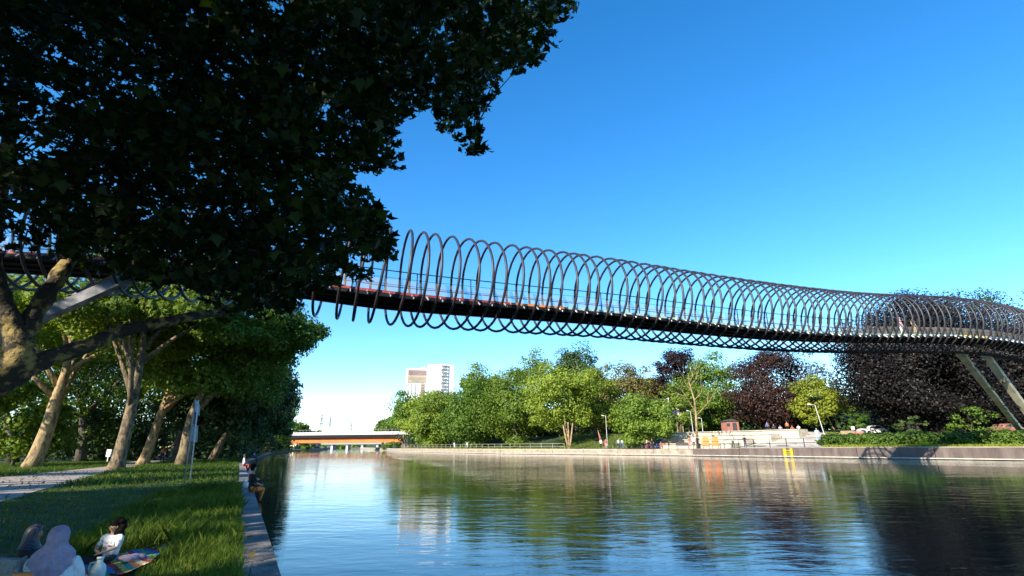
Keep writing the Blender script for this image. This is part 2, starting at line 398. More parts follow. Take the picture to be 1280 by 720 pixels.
# right quay: wall panels, ledge at the waterline, cap
q_r = empty('far_quay', (*BR.pt(80, .2), 0)); q_r['kind'] = 'structure'
mm = -30.
while mm < 330:
    Lg = 7.2
    a, b_ = BR.pt(mm+.04, .3), BR.pt(mm+Lg-.04, .3)
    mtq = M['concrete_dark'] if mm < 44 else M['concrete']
    zt_ = float(Hb(mm+3.6))-.05; MB().bar((a[0], a[1], zt_/2-.16), (b_[0], b_[1], zt_/2-.16), .6, zt_+.32+random.uniform(-.02, .02)).build('wall_panel', mtq, q_r)
    a, b_ = BR.pt(mm, .10), BR.pt(mm+Lg-.02, .10)
    MB().bar((a[0], a[1], -.19), (b_[0], b_[1], -.19), .75, .10).build('waterline_ledge', M['ledge'], q_r)
    a, b_ = BR.pt(mm, .34), BR.pt(mm+Lg-.02, .34)
    MB().bar((a[0], a[1], float(Hb(mm))-.01), (b_[0], b_[1], float(Hb(mm+Lg))-.01), .66, .09).build('cap_stone', M['ledge'] if mm > 60 else M['concrete'], q_r)
    mm += Lg
wl = MB()
for mm in np.arange(-60, 700, 8.):
    a = BR.pt(mm, .75); b_ = BR.pt(mm+8, .75); zz_ = float(Hb(mm+4)); wl.bar((a[0], a[1], -1.1+zz_/2), (b_[0], b_[1], -1.1+zz_/2), .5, zz_+2.0)
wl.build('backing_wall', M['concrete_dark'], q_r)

# path on the left bank
def ribbon(name, near, far, z, mt_, steps=24, kind='structure'):
    near = np.array(near, float); far = np.array(far, float)
    def rs(p):
        d = np.r_[0, np.cumsum(np.linalg.norm(np.diff(p, axis=0), axis=1))]; t = np.linspace(0, d[-1], steps)
        return np.stack([np.interp(t, d, p[:, 0]), np.interp(t, d, p[:, 1])], 1)
    a, b_ = rs(near), rs(far); V = []
    for i in range(steps): V += [(a[i][0]+random.uniform(-.12, .12), a[i][1], z), (b_[i][0]+random.uniform(-.12, .12), b_[i][1], z)]
    me = bpy.data.meshes.new(name); me.from_pydata(V, [], [(2*i, 2*i+1, 2*i+3, 2*i+2) for i in range(steps-1)]); me.materials.append(mt_)
    o = link(name, me); o['kind'] = kind; return o
ribbon('footpath', [(-3, -8), (-15.1, 16.2), (-26.7, 35.7), (-40, 62), (-60, 100)], [(-10, -8), (-21, 17), (-28.3, 30), (-34.5, 46), (-46, 66), (-66, 102)], .02, M['asphalt_path'], 60)

def onR(px, t, py=552):               # point on the right bank at pixel column px, t metres behind the water edge
    d = ray(px, py)
    for Y in np.arange(30, 320, .25):
        tt, mm = BR.off(d[0]*Y, Y)
        if tt >= t: return np.array([d[0]*Y, Y, float(Hr(mm, tt))])
def zR(x, y): t, mm = BR.off(x, y); return float(Hr(mm, max(t, .6)))
def zL(x, y): t, mm = BL.off(x, y); return float(Hl(mm, max(t, 0)))

# plaza and promenade paving on the right bank
def patch(name, px0, px1, t0, t1, mt_, dz=.012, steps=24, ks=14):
    m0 = BR.off(*onR(px0, t0)[:2])[1]; m1 = BR.off(*onR(px1, t0)[:2])[1]
    V = []; F = []
    for i in range(steps):
        for j in range(ks):
            a = m0+(m1-m0)*i/(steps-1); t = t0+(t1-t0)*j/(ks-1); p = BR.pt(a, t); V.append((p[0], p[1], float(Hr(a, t))+dz))
    for i in range(steps-1):
        for j in range(ks-1): F.append((i*ks+j, i*ks+j+1, (i+1)*ks+j+1, (i+1)*ks+j))
    me = bpy.data.meshes.new(name); me.from_pydata(V, [], F); me.materials.append(mt_); o = link(name, me); o['kind'] = 'structure'; return o
patch('promenade', 560, 1024, .7, 5.6, M['paving'], .014, 60)
patch('plaza', 905, 1026, 5.7, 26, M['paving'], .03, 24, 30)
patch('far_path', 730, 800, 24, 27, M['paving'], .03, 10, 4)

# ------------------------------------------------------------------ spring footbridge
ctrl = np.array([(-50, 17, 8.6), (-40, 19, 9.2), (-31, 20.5, 9.5), (-22.4, 22, 9.45), (-15, 23.2, 9.15), (-11, 24, 8.8), (-6, 25.3, 8.4), (0, 28.3, 8.6), (6.2, 31.2, 8.8), (12.6, 34.2, 8.85), (19.5, 37.3, 8.95), (27, 40.9, 9.35), (33, 43.4, 9.75), (38.4, 44.9, 9.95), (43.7, 46.9, 10.05), (48.8, 49.4, 10.0), (54, 52.3, 9.75), (61, 57, 9.2), (70, 64, 8.4), (80, 73, 7.4)])
ctrl[:, 2] += EYE
def catmull(P, n_=12):
    P = np.vstack([2*P[0]-P[1], P, 2*P[-1]-P[-2]]); out = []
    for i in range(1, len(P)-2):
        for t in np.linspace(0, 1, n_, endpoint=False):
            p0, p1, p2, p3 = P[i-1:i+3]; out.append(.5*((2*p1)+(-p0+p2)*t+(2*p0-5*p1+4*p2-p3)*t*t+(-p0+3*p1-3*p2+p3)*t**3))
    out.append(P[-2]); return np.array(out)
cl = catmull(ctrl, 16); cd = np.r_[0, np.cumsum(np.linalg.norm(np.diff(cl, axis=0), axis=1))]; BLEN = cd[-1]
def cpt(s): s = np.asarray(s, float); return np.stack([np.interp(s, cd, cl[:, i]) for i in range(3)], -1)
def frame(s):
    T = cpt(np.minimum(s+.4, BLEN))-cpt(np.maximum(s-.4, 0)); T /= np.linalg.norm(T, axis=-1)[..., None]
    Nn = np.cross(T, np.array([0, 0, 1.])); Nn /= np.linalg.norm(Nn, axis=-1)[..., None]; B = np.cross(Nn, T)
    return T, Nn, B     # Nn points to the camera's side
fb = empty('spring_footbridge', (0, 28.3, 0), 'long footbridge wrapped in a dark steel spring coil, high across the canal on slanted legs', 'footbridge')
PITCHM = .86; RR = 2.5; nt_ = int(BLEN/PITCHM)
def sphase(t): return t*PITCHM+.13*math.sin(t*1.7)+.10*math.sin(t*.63+1)
for i in range(nt_-1):
    u = np.linspace(0, 1, 33); s = np.array([sphase(i+q) for q in u]); s = np.clip(s, .3, BLEN-.3)
    c = cpt(s); T, Nn, B = frame(s); ph = 2*math.pi*u+math.pi*1.5
    P = c+RR*(np.cos(ph)[:, None]*Nn+np.sin(ph)[:, None]*B)
    MB().tube(P, .070, 7, cap=False).build('coil_loop', M['coil'], fb, True)
def off(s, a, b_): c = cpt(s); T, Nn, B = frame(s); return c+a*Nn+b_*B
DZ = -1.2
def pxs(px):                             # bridge arclength whose deck shows at pixel column px
    ss = np.linspace(0, BLEN, 3000); x, y, z = proj(off(ss, 1.35, DZ)); x = np.where(z > 1, x, -9999); return ss[np.nanargmin(abs(x-px))]
s680 = pxs(678); s630 = pxs(632); s1200 = pxs(1196); s1228 = pxs(1226)
s = .5
while s < BLEN-2:
    e = s+1.86; me_ = MB(); a0 = s+.01; a1 = e-.01
    P0 = [off(np.array(q), a, b_) for q in (a0, a1) for a, b_ in ((-1.33, DZ), (1.33, DZ), (1.33, DZ-.12), (-1.33, DZ-.12))]
    me_.add(np.array(P0), [(0, 1, 2, 3), (7, 6, 5, 4), (0, 4, 5, 1), (1, 5, 6, 2), (2, 6, 7, 3), (3, 7, 4, 0)])
    c_ = 'deck_red' if s < s630 else 'deck_orange' if s < s680 else 'deck_green' if s < s1200 else 'deck_yellow' if s < s1228 else 'deck_blue'
    me_.build('deck_panel', M[c_], fb); s = e
# continuous steel ribbons under the deck
ss = np.linspace(.5, BLEN-.5, 220)
for a in (-1.15, -.4, .4, 1.22):
    g = MB()
    for i in range(len(ss)-1): g.bar(off(ss[i], a, DZ-.21), off(ss[i+1], a, DZ-.21), .22, .17)
    g.build('girder', M['steel_dark'], fb)
g = MB()
for i in range(len(ss)-1): g.bar(off(ss[i], 0, DZ-.16), off(ss[i+1], 0, DZ-.16), 2.3, .04)
g.build('deck_underside', M['steel_dark'], fb)
# railings
for side in (-1, 1):
    a = 1.28*side
    for h, r_, nm in ((1.05, .028, 'handrail'), (.70, .010, 'rail_cable'), (.36, .010, 'rail_cable')):
        MB().tube(off(ss, a*(1.02 if h > 1 else 1), DZ+h), r_, 5).build(nm, M['steel_dark'], fb, True)
    V = np.vstack([off(ss, a, DZ+.03), off(ss, a, DZ+.62)]); k = len(ss)
    MB().add(V, [(i, i+1, k+i+1, k+i) for i in range(k-1)]).build('netting', M['net'], fb)
    s = 1.
    while s < BLEN-1:
        p = off(np.array(s), a, DZ-.05); q = off(np.array(s), a*1.03, DZ+1.06); MB().bar(p, q, .045, .045).build('railing_post', M['steel_dark'], fb); s += 2.79
# bracket stubs, one per coil loop, both sides
for i in range(nt_-1):
    s = sphase(i+.62); T, Nn, B = frame(np.array(min(s, BLEN-.5)))
    for side in ((1,) if i % 1 == 0 else ()):
        p = off(np.array(s), 1.36*side, DZ-.10); q = off(np.array(s+.05), 1.66*side, DZ-.36)
        MB().bar(p, q, .035, .07).build('bracket', M['grey'] if s < s680 else M['steel_pale'], fb)
# support legs
def leg(p, q, w0=.55, w1=.45, name='support_leg', hh=.42, mt_='leg_steel'):
    p, q = np.array(p, float), np.array(q, float); d = (q-p)/np.linalg.norm(q-p); a = np.cross(d, (0, 0, 1)); a /= np.linalg.norm(a); b_ = np.cross(a, d)
    k = []
    for pt, w_ in ((p, w0), (q, w1)):
        for sx, sy in ((-1, -1), (1, -1), (1, 1), (-1, 1)): k.append(pt+a*sx*w_/2+b_*sy*hh/2)
    return MB().add(np.array(k), [(0, 1, 2, 3), (7, 6, 5, 4), (0, 4, 5, 1), (1, 5, 6, 2), (2, 6, 7, 3), (3, 7, 4, 0)]).build(name, M[mt_], fb)
L1a, L1b = at(1196, 436, 46.2), at(1279, 542, 56)
L2a, L2b = at(1220, 427, 48.0), at(1322, 567, 53)
leg(L1a, L1b); leg(L2a, L2b, .6, .55)
for (a, b_) in ((.12, .38), (.38, .62), (.62, .88), (.05, .05), (.36, .36), (.62, .62)):
    MB().tube([L1a+(L1b-L1a)*a, L2a+(L2b-L2a)*b_], .035, 5).build('stay_cable', M['steel_dark'], fb)
    if a != b_: MB().tube([L1a+(L1b-L1a)*b_, L2a+(L2b-L2a)*a], .035, 5).build('stay_cable', M['steel_dark'], fb)
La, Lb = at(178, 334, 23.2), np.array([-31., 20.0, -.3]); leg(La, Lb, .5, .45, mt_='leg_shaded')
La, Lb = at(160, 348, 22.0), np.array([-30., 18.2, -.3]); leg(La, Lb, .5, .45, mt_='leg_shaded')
for px, Yl in ((-260, 0),): pass

def sunhole(P):
    # leaves cut out along sun rays to light grass, quay, a sitter and limbs
    P = np.atleast_2d(P); g_ = P[:, :2]-SUN_DIR*(P[:, 2:3]/math.tan(SUN_EL)); mm = g_@BL.Mv; t = g_@BL.N-np.interp(mm, BL.m, BL.n)
    z1 = (t > -.2) & (t < 2.1+.5*np.sin(mm*1.3)) & (mm > 8.0) & (mm < 14.5) & (np.sin(mm*2.2+t) > -.75)
    z2 = (t > -1) & (t < 12) & (mm > 25) & (mm < 42) & (np.sin(mm*.9+t*.5) > -.1)
    z3 = (np.hypot(g_[:, 0]+5.95, g_[:, 1]-5.6) < .55)
    z4 = np.zeros(len(P), bool); S_ = np.array([SUN_DIR[0]*math.cos(SUN_EL), SUN_DIR[1]*math.cos(SUN_EL), math.sin(SUN_EL)])
    for T_, r_ in ((at(22, 402, 7.4), .42), (at(58, 366, 7.6), .30), (at(84, 330, 7.8), .28), (at(30, 440, 7.4), .25), (at(120, 430, 8.1), .25)):
        v = P-T_; z4 |= (v@S_ > 0) & (np.linalg.norm(np.cross(v, S_), axis=1) < r_+.25)
    return (z1 | z2 | z3 | z4) & (rng.random(len(P)) < .97)
# ------------------------------------------------------------------ near plane tree, overhanging the view
nt0 = np.array([-8.6, 7.3, 0.])
tn = empty('plane_tree', nt0, 'huge dark plane tree at the left edge, its limbs and leaves overhanging the water', 'tree')
def limb(pts, r0, r1, name='limb', mt_='bark_near', n_=10, wob=.05):
    P = np.array([np.array(q, float) for q in pts]); P = catmull(P, 6); k = len(P)
    P[2:-1] += rng.normal(size=P[2:-1].shape)*wob*r0
    rr = np.linspace(r0, r1, k)*(1+.08*np.sin(np.arange(k)*1.3))
    MB().tube(P, rr, n_).build(name, M[mt_], tn, True); return P
limbs = []
limbs.append(limb([nt0+(0, 0, -.3), nt0+(.1, 0, .9), nt0+(.45, 0, 1.8), at(8, 470, 7.4), at(27, 425, 7.4)], .31, .18, 'trunk'))
limbs.append(limb([at(22, 440, 7.4), at(36, 405, 7.5), at(60, 365, 7.6), at(84, 330, 7.8), at(104, 296, 8.1), at(150, 240, 8.6), at(190, 170, 9.)], .15, .07))
limbs.append(limb([at(26, 432, 7.4), at(12, 400, 7.3), at(-4, 360, 7.2), at(-12, 300, 7.1), at(5, 220, 7.2), at(20, 100, 7.4)], .16, .08))
limbs.append(limb([at(-20, 478, 7.4), at(20, 470, 7.5), at(60, 448, 7.7), at(110, 432, 8.1), at(150, 414, 8.5), at(200, 404, 9.), at(245, 394, 9.6), at(290, 388, 10.4), at(350, 372, 11.3)], .15, .06))
limbs.append(limb([at(-30, 240, 6.5), at(10, 222, 6.8), at(70, 205, 7.2), at(140, 195, 7.8), at(230, 160, 8.4), at(320, 120, 9.)], .13, .05))
limbs.append(limb([at(104, 296, 8.1), at(180, 300, 8.8), at(260, 290, 9.4), at(340, 292, 10.2), at(430, 300, 11)], .09, .03))
limbs.append(limb([at(190, 170, 9.), at(280, 120, 9.2), at(400, 80, 9.4), at(520, 60, 9.4), at(640, 30, 9.2)], .08, .025))
limbs.append(limb([at(320, 120, 9), at(400, 150, 9.5), at(470, 170, 10)], .045, .02))
limbs.append(limb([at(520, 60, 9.4), at(560, 110, 9.6), at(592, 165, 9.9)], .03, .012))
limbs.append(limb([at(20, 100, 7.4), at(80, 20, 7.4), at(150, -80, 7.2), at(260, -260, 7)], .09, .04))
limbs.append(limb([nt0+(.3, 0, 2.6), (-8.4, 5.8, 5), (-7, 4.2, 8), (-5, 2, 10.5)], .2, .08))
limbs.append(limb([nt0+(-.1, 0, 2.4), (-10, 8, 5), (-12, 8, 8), (-14, 7, 10)], .2, .08))
LP = np.vstack([q for q in limbs[1:]])
POLY = np.array([(-60, -60), (728, -60), (722, 0), (716, 32), (692, 34), (688, 62), (652, 92), (628, 98), (622, 130), (600, 150), (612, 190), (586, 196), (572, 172), (548, 160), (540, 145), (512, 150), (498, 170), (504, 212), (470, 218), (436, 212), (462, 240), (478, 262), (498, 298), (490, 322), (470, 348), (425, 352), (402, 366), (352, 392), (300, 400), (262, 378), (180, 354), (120, 338), (62, 314), (-60, 308)], float)
def inpoly(x, y, P=POLY):
    c = np.zeros(len(x), bool); j = len(P)-1
    for i in range(len(P)):
        xi, yi = P[i]; xj, yj = P[j]
        q = ((yi > y) != (yj > y)) & (x < (xj-xi)*(y-yi)/(yj-yi+1e-9)+xi); c ^= q; j = i
    return c
# clusters inside the frame
cx = rng.uniform(-60, 730, 60000); cy = rng.uniform(-60, 400, 60000); cx, cy = cx[ok := inpoly(cx, cy)], cy[ok]
# thinner where the sky shows through in the photograph
def hole(x, y, a, b_, ra, rb, k): return k*np.exp(-((x-a)/ra)**2-((y-b_)/rb)**2)
thin = hole(cx, cy, 60, 140, 60, 45, .45)+hole(cx, cy, 30, 195, 50, 22, .5)+hole(cx, cy, 150, 105, 40, 30, .4)+hole(cx, cy, 20, 268, 26, 20, .95)+hole(cx, cy, 130, 210, 60, 28, .4)+hole(cx, cy, 340, 8, 30, 14, .9)+hole(cx, cy, 545, 40, 18, 18, .8)+hole(cx, cy, 545, 75, 20, 12, .8)+hole(cx, cy, 420, 170, 16, 24, .6)+hole(cx, cy, 520, 110, 14, 14, .8)+hole(cx, cy, 420, 320, 50, 20, .4)+.75*sstep(.1, .9, np.sin(cx*.11+cy*.05)*np.sin(cy*.13-cx*.04+1))*(cx < 300)+.35*sstep(.2, .9, np.sin(cx*.07-cy*.05)*np.sin(cy*.09+cx*.03))
keep = rng.random(len(cx)) > thin*1.0; cx, cy = cx[keep][:4200], cy[keep][:4200]
def fpx(x, y): return np.stack([fw+(a-640)/FPX*rt-(b_-360)/FPX*up for a, b_ in zip(x, y)])
D = fpx(cx, cy); D /= D[:, 1:2]
Yd = np.clip(rng.uniform(5.2, 13, len(cx)), 0, None)
zmin = 3.3; Yd = np.maximum(Yd, (zmin-EYE)/np.maximum(D[:, 2], .05)*(.95+.2*rng.random(len(cx)))); Yd = np.minimum(Yd, (14.5-EYE)/np.maximum(D[:, 2], .05)*(.8+.2*rng.random(len(cx))))
CC = D*Yd[:, None]+np.array([0, 0, EYE])
edge = np.ones(len(cx), bool)
for dx_, dy_ in ((20, 0), (-20, 0), (0, 20), (0, -20), (14, 14), (14, -14), (-14, 14), (-14, -14)): edge &= inpoly(cx+dx_, cy+dy_)
edge_ok = ~sunhole(CC); CC = CC[edge_ok]; edge = edge[edge_ok]; cx = cx[edge_ok]; cy = cy[edge_ok]
rim = ~edge; rk = rng.random(len(cx)) < np.where(rim, .42, 1.); CC = CC[rk]; rim = rim[rk]
# clusters outside the frame: the rest of the crown
q = sph(9000)*rng.random((9000, 1))**.33*np.array([12, 11, 5.6])+np.array([-8.5, 3.0, 10.2])
x_, y_, z_ = proj(q); inside = (z_ > 0) & (x_ > -90) & (x_ < 1330) & (y_ > -90) & (y_ < 760)
rest = q[~inside]; rest = rest[~sunhole(rest)]; rest = rest[rng.permutation(len(rest))[:3000]]
rim = np.r_[rim, np.zeros(len(rest), bool)]
CC = np.vstack([CC, rest])
per = 15; idx = np.repeat(np.arange(len(CC)), per); crad = .29*(.6+.7*rng.random(len(CC)))*np.where(rim, .55, 1)
offv = sph(len(idx))*(rng.random(len(idx))**.5*crad[idx])[:, None]; offv[:, 2] *= .6
LPn = CC[idx]+offv
x_, y_, z_ = proj(LPn); fr = (z_ > 0) & (x_ > -30) & (x_ < 1310) & (y_ > -30) & (y_ < 750)
okp = ~fr | inpoly(np.nan_to_num(x_), np.nan_to_num(y_)) | (rim[idx] & (rng.random(len(idx)) < .5)); LPn = LPn[okp]; x_, y_, z_ = x_[okp], y_[okp], z_[okp]
LN = rng.normal(size=LPn.shape)*.75+np.array([0, 0, 1.])
LS = .125*(.5+1.0*rng.random(len(LPn)))
# the 300 that show largest as leaves of their own
vis = (z_ > 0) & (x_ > 0) & (x_ < 1280) & (y_ > 0) & (y_ < 720); sc = np.where(vis, LS/np.maximum(z_, .1), 0); big = np.argsort(-sc)[:300]
msk = np.ones(len(LPn), bool); msk[big] = False
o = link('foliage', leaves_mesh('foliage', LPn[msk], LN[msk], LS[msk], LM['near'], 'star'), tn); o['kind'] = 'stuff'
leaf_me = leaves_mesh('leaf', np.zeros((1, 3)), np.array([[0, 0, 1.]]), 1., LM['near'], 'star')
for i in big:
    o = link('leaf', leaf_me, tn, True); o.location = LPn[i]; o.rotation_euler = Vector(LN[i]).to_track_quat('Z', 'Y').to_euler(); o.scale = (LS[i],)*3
tw = MB()
for i in rng.permutation(len(CC)-len(rest))[:420]:
    c = CC[i]; d = np.linalg.norm(LP-c, axis=1); j = d.argmin()
    if d[j] > 3.6: continue
    mid = (c+LP[j])/2+np.array([0, 0, .15*d[j]]); tt = np.linspace(0, 1, 5)[:, None]
    cv = LP[j]*(1-tt)**2+2*mid*tt*(1-tt)+c*tt**2
    xx, yy, zz = proj(cv)
    if not inpoly(xx, yy).all(): continue
    tw.tube(cv, np.linspace(.018, .006, 5), 4, cap=False)
o = tw.build('twigs', M['twig'], tn); o['kind'] = 'stuff'

# ------------------------------------------------------------------ left bank trees
GL = 'plane trees along the near bank'
def pxr(px, Y): return px*Y/620.
def ltree(name, base_px, Y, ctr, rpx, lm, bark, label, trunk_px=None, tr=.5, ncl=130, per=230, leaf=.27, group=GL, limbs=6, lo=-1., clr=None, dep=1., cat='tree', inner=.45):
    b0 = at(base_px, 560, Y); b0[2] = zL(b0[0], b0[1]); C = at(ctr[0], ctr[1], Y)
    rad = (pxr(rpx[0], Y), pxr(rpx[0], Y)*dep, pxr(rpx[1], Y)); tp = None
    if trunk_px:
        tp = [b0-np.array([0, 0, .2])]+[at(a, b_, Y) for a, b_ in trunk_px]; tp = catmull(np.array(tp), 3)
    return tree(name, b0, C, rad, LM[lm], M[bark], label, group, ncl, per, clr, leaf, tr, limbs, lo=lo, trunk_pts=tp, inner=inner, cat=cat)
ltree('plane_tree', 45, 44, (60, 415), (130, 62), 'leftlite', 'bark_pale', 'plane tree with a pale leaning trunk, left of the path', [(58, 540), (70, 500), (82, 465), (88, 420)], .62, lo=-.5)
ltree('plane_tree', 150, 39.5, (190, 395), (105, 55), 'leftlite', 'bark', 'plane tree with a thick mottled trunk, shaded at its foot, where path meets lawn', [(156, 545), (166, 500), (175, 455), (180, 410)], .52, lo=-.4)
ltree('plane_tree', 182, 51, (268, 455), (85, 62), 'left', 'bark_pale', 'smaller plane tree with a bright yellowish sunlit trunk on the lawn', [(190, 550), (200, 520), (207, 500), (214, 480)], .50, lo=-.7)
ltree('plane_tree', 232, 47, (315, 410), (78, 55), 'left', 'bark', 'plane tree whose sunlit crown edge reaches farthest over the water', [(240, 520), (262, 470)], .55, lo=-.6, ncl=120)
ltree('plane_tree', 222, 56, (282, 500), (62, 45), 'dark', 'bark_dark', 'plane tree with a stout blotched dark trunk behind the information board', [(226, 550), (238, 520)], .8, lo=-.9, dep=.7)
ltree('plane_tree', 105, 60, (120, 440), (120, 85), 'left', 'bark_dark', 'dark trunked plane tree in the second row, between the two leaning trunks', [(104, 520), (103, 470)], .5)
ltree('plane_tree', 20, 62, (0, 430), (100, 80), 'left', 'bark_dark', 'plane tree in the second row at the left edge', None, .5)
ltree('plane_tree', 128, 75, (190, 470), (85, 70), 'dark', 'bark_dark', 'dark plane tree at the back of the wood, behind the mottled trunk', None, .5)
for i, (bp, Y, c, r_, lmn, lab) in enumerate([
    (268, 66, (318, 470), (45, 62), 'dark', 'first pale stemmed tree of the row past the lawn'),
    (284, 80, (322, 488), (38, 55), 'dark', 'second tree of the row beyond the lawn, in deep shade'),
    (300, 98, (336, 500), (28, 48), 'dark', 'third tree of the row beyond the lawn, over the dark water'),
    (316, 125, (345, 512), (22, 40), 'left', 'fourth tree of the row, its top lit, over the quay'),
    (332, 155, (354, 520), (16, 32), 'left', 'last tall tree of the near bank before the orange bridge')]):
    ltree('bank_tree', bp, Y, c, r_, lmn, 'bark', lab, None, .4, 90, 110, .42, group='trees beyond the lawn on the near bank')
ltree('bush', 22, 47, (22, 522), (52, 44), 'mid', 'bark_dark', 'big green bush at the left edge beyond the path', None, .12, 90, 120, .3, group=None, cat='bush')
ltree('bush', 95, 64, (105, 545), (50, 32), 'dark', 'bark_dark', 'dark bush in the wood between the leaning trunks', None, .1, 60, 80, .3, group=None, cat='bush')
# the plane trees behind the viewer whose shade lies on the picnic lawn
for (x, y, cz, rr, lab) in [(-20, -3, 13.5, 8.0, 'plane tree beside the viewer whose shade covers the lawn'), (-8, -13, 12.5, 8.5, 'plane tree behind the viewer, back along the quay'), (-29, 3, 12, 8.5, 'plane tree left of the viewer across the path'), (-24, -18, 13, 9, 'plane tree behind the viewer across the path')]:
    tree('plane_tree', (x, y, 0), (x, y, cz), (rr, rr, 7.5), LM['left'], M['bark'], lab, GL, 170, 75, 2.4, .5, .5, hole=True)
# undergrowth that nobody could count
P = []; 
for i in range(1900):
    px = rng.uniform(-40, 374) if i < 480 else rng.uniform(240, 374); Y = rng.uniform(66, 125) if i < 480 else rng.uniform(70, 225); p = at(px, 555, Y); t, mm = BL.off(p[0], p[1])
    if t < 2.6 or (i >= 480 and t > 16): continue
    P.append((p[0], p[1], rng.uniform(.3, 5.5)))
P = np.array(P); idx = np.repeat(np.arange(len(P)), 60); d = sph(len(idx)); PP = P[idx]+d*rng.random((len(idx), 1))**.4*np.array([2.4, 2.4, 1.6])
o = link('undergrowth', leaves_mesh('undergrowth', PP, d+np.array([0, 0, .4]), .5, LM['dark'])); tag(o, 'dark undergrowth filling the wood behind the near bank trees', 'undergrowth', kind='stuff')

# ------------------------------------------------------------------ grass
def blades(name, X, Y, hgt, wd, lm, label, z=None, lean=.35):
    k = len(X); a = rng.uniform(0, 2*math.pi, k); ln = rng.normal(size=(k, 2))*lean*hgt[:, None]
    z0 = np.zeros(k) if z is None else z
    dx, dy = np.cos(a)*wd/2, np.sin(a)*wd/2
    base = np.stack([X, Y, z0], 1)
    v0 = base-np.stack([dx, dy, 0*dx], 1); v1 = base+np.stack([dx, dy, 0*dx], 1)
    mid = base+np.stack([ln[:, 0]*.35, ln[:, 1]*.35, hgt*.6], 1); m0 = mid-np.stack([dx, dy, 0*dx], 1)*.7; m1 = mid+np.stack([dx, dy, 0*dx], 1)*.7
    tip = base+np.stack([ln[:, 0], ln[:, 1], hgt], 1)
    V = np.stack([v0, v1, m1, tip, m0], 1).reshape(-1, 3)
    me = bpy.data.meshes.new(name); me.vertices.add(k*5); me.vertices.foreach_set('co', V.reshape(-1)); me.loops.add(k*5)
    me.loops.foreach_set('vertex_index', np.arange(k*5, dtype=np.int32)); me.polygons.add(k); me.polygons.foreach_set('loop_start', np.arange(0, k*5, 5, dtype=np.int32))
    me.materials.append(LM[lm]); me.update(calc_edges=True); o = link(name, me); return tag(o, label, 'grass', kind='stuff')
def scatterL(k, m0, m1, t0, t1, pw=1.):
    mm = m0+(m1-m0)*rng.random(k)**pw; t = t0+(t1-t0)*rng.random(k)
    P = BL.Mv[None]*mm[:, None]+BL.N[None]*(np.interp(mm, BL.m, BL.n)+t)[:, None]; return P[:, 0], P[:, 1], mm, t
X_, Y_, mm, t = scatterL(52000, 4.5, 24, .42, 3.0, 1.5)
d = np.sin(X_*1.7)+np.sin(Y_*1.3+2)+np.sin(X_*.6-Y_*.9)
h = (.14+.13*rng.random(len(X_)))*(1+.25*d)*np.where(t > 2.2, .55, 1); h += np.where(rng.random(len(X_)) < .03, .14, 0)
gx_, gy_, gz_ = proj(np.c_[X_, Y_, 0*X_]); BPOLY = np.array([(40, 900), (168, 722), (218, 686), (207, 682), (104, 700), (0, 720)], float)
bl_mask = ~inpoly(gx_, gy_, BPOLY)
blades('tall_grass', X_[bl_mask], Y_[bl_mask], np.maximum(h, .05)[bl_mask], .006+.004*rng.random(bl_mask.sum()), 'grass', 'tall tufted green grass growing along the stone quay edge')
def onpath(x, y): 
    nx = np.interp(y, [-8, 16.2, 35.7, 62, 100], [-3, -15.1, -26.7, -40, -60]); fx = np.interp(y, [-8, 17, 30, 46, 66, 102], [-10, -21, -28.3, -34.5, -46, -66]); return (x < nx) & (x > fx)
X_, Y_, mm, t = scatterL(70000, 2, 30, 1.5, 16, 1.3); k_ = ~onpath(X_, Y_) & (Y_ > 3.5)
k_ &= ~inpoly(*proj(np.c_[X_, Y_, 0*X_])[:2], BPOLY)
X_, Y_ = X_[k_], Y_[k_]; blades('lawn_grass', X_, Y_, .035+.06*rng.random(len(X_)), .012+0*X_, 'grass', 'short mown grass of the shaded lawn on the near bank')
X_, Y_, mm, t = scatterL(60000, 28, 75, .5, 30); k_ = ~onpath(X_, Y_)
X_, Y_ = X_[k_], Y_[k_]; blades('sunlit_lawn_grass', X_, Y_, .10+.14*rng.random(len(X_)), .03+0*X_, 'grass', 'farther lawn grass around the foot of the plane trees')
X_, Y_, mm, t = scatterL(2600, 3, 45, .3, 16, 1.2); Pf = np.stack([X_, Y_, .05+.05*rng.random(len(X_))], 1)
o = link('fallen_leaves', leaves_mesh('fallen_leaves', Pf, rng.normal(size=Pf.shape)*.45+np.array([0, 0, 1]), .09*(.5+rng.random(len(Pf))), LM['brown'], 'star')); tag(o, 'withered fallen leaves scattered over the lawn and path', 'fallen leaves', kind='stuff')
# right bank grass verge
k = 45000; m0 = BR.off(*onR(1300, 1)[:2])[1]; m1 = BR.off(*onR(500, 1)[:2])[1]; mm = rng.uniform(m0-6, m1, k); t = rng.uniform(.75, 7, k)
P = BR.Mv[None]*mm[:, None]+BR.N[None]*(np.interp(mm, BR.m, BR.n)+t)[:, None]
x_, y_, z_ = proj(np.c_[P, np.full(k, 1.)]); kk = (x_ > 1028) | (x_ < 700) & (t < 2.4)
blades('verge_grass', P[kk, 0], P[kk, 1], .12+.22*rng.random(kk.sum()), .05+.03*rng.random(kk.sum()), 'lite' if False else 'yellow', 'yellowish dry grass verge along the far quay wall', z=Hb(mm[kk])-.01)
# rising lawns on the right bank
k = 60000; mm = rng.uniform(m0-6, m0+90, k); t = rng.uniform(8, 32, k); P = BR.Mv[None]*mm[:, None]+BR.N[None]*(np.interp(mm, BR.m, BR.n)+t)[:, None]
x_, y_, z_ = proj(np.c_[P, np.full(k, 1.)]); kk = (x_ > 1034) | (x_ > 700) & (x_ < 800)
blades('slope_grass', P[kk, 0], P[kk, 1], .10+.12*rng.random(kk.sum()), .06+0*t[kk], 'yellow', 'sunlit grass on the rising slope of the far bank', z=Hr(mm[kk], t[kk]))

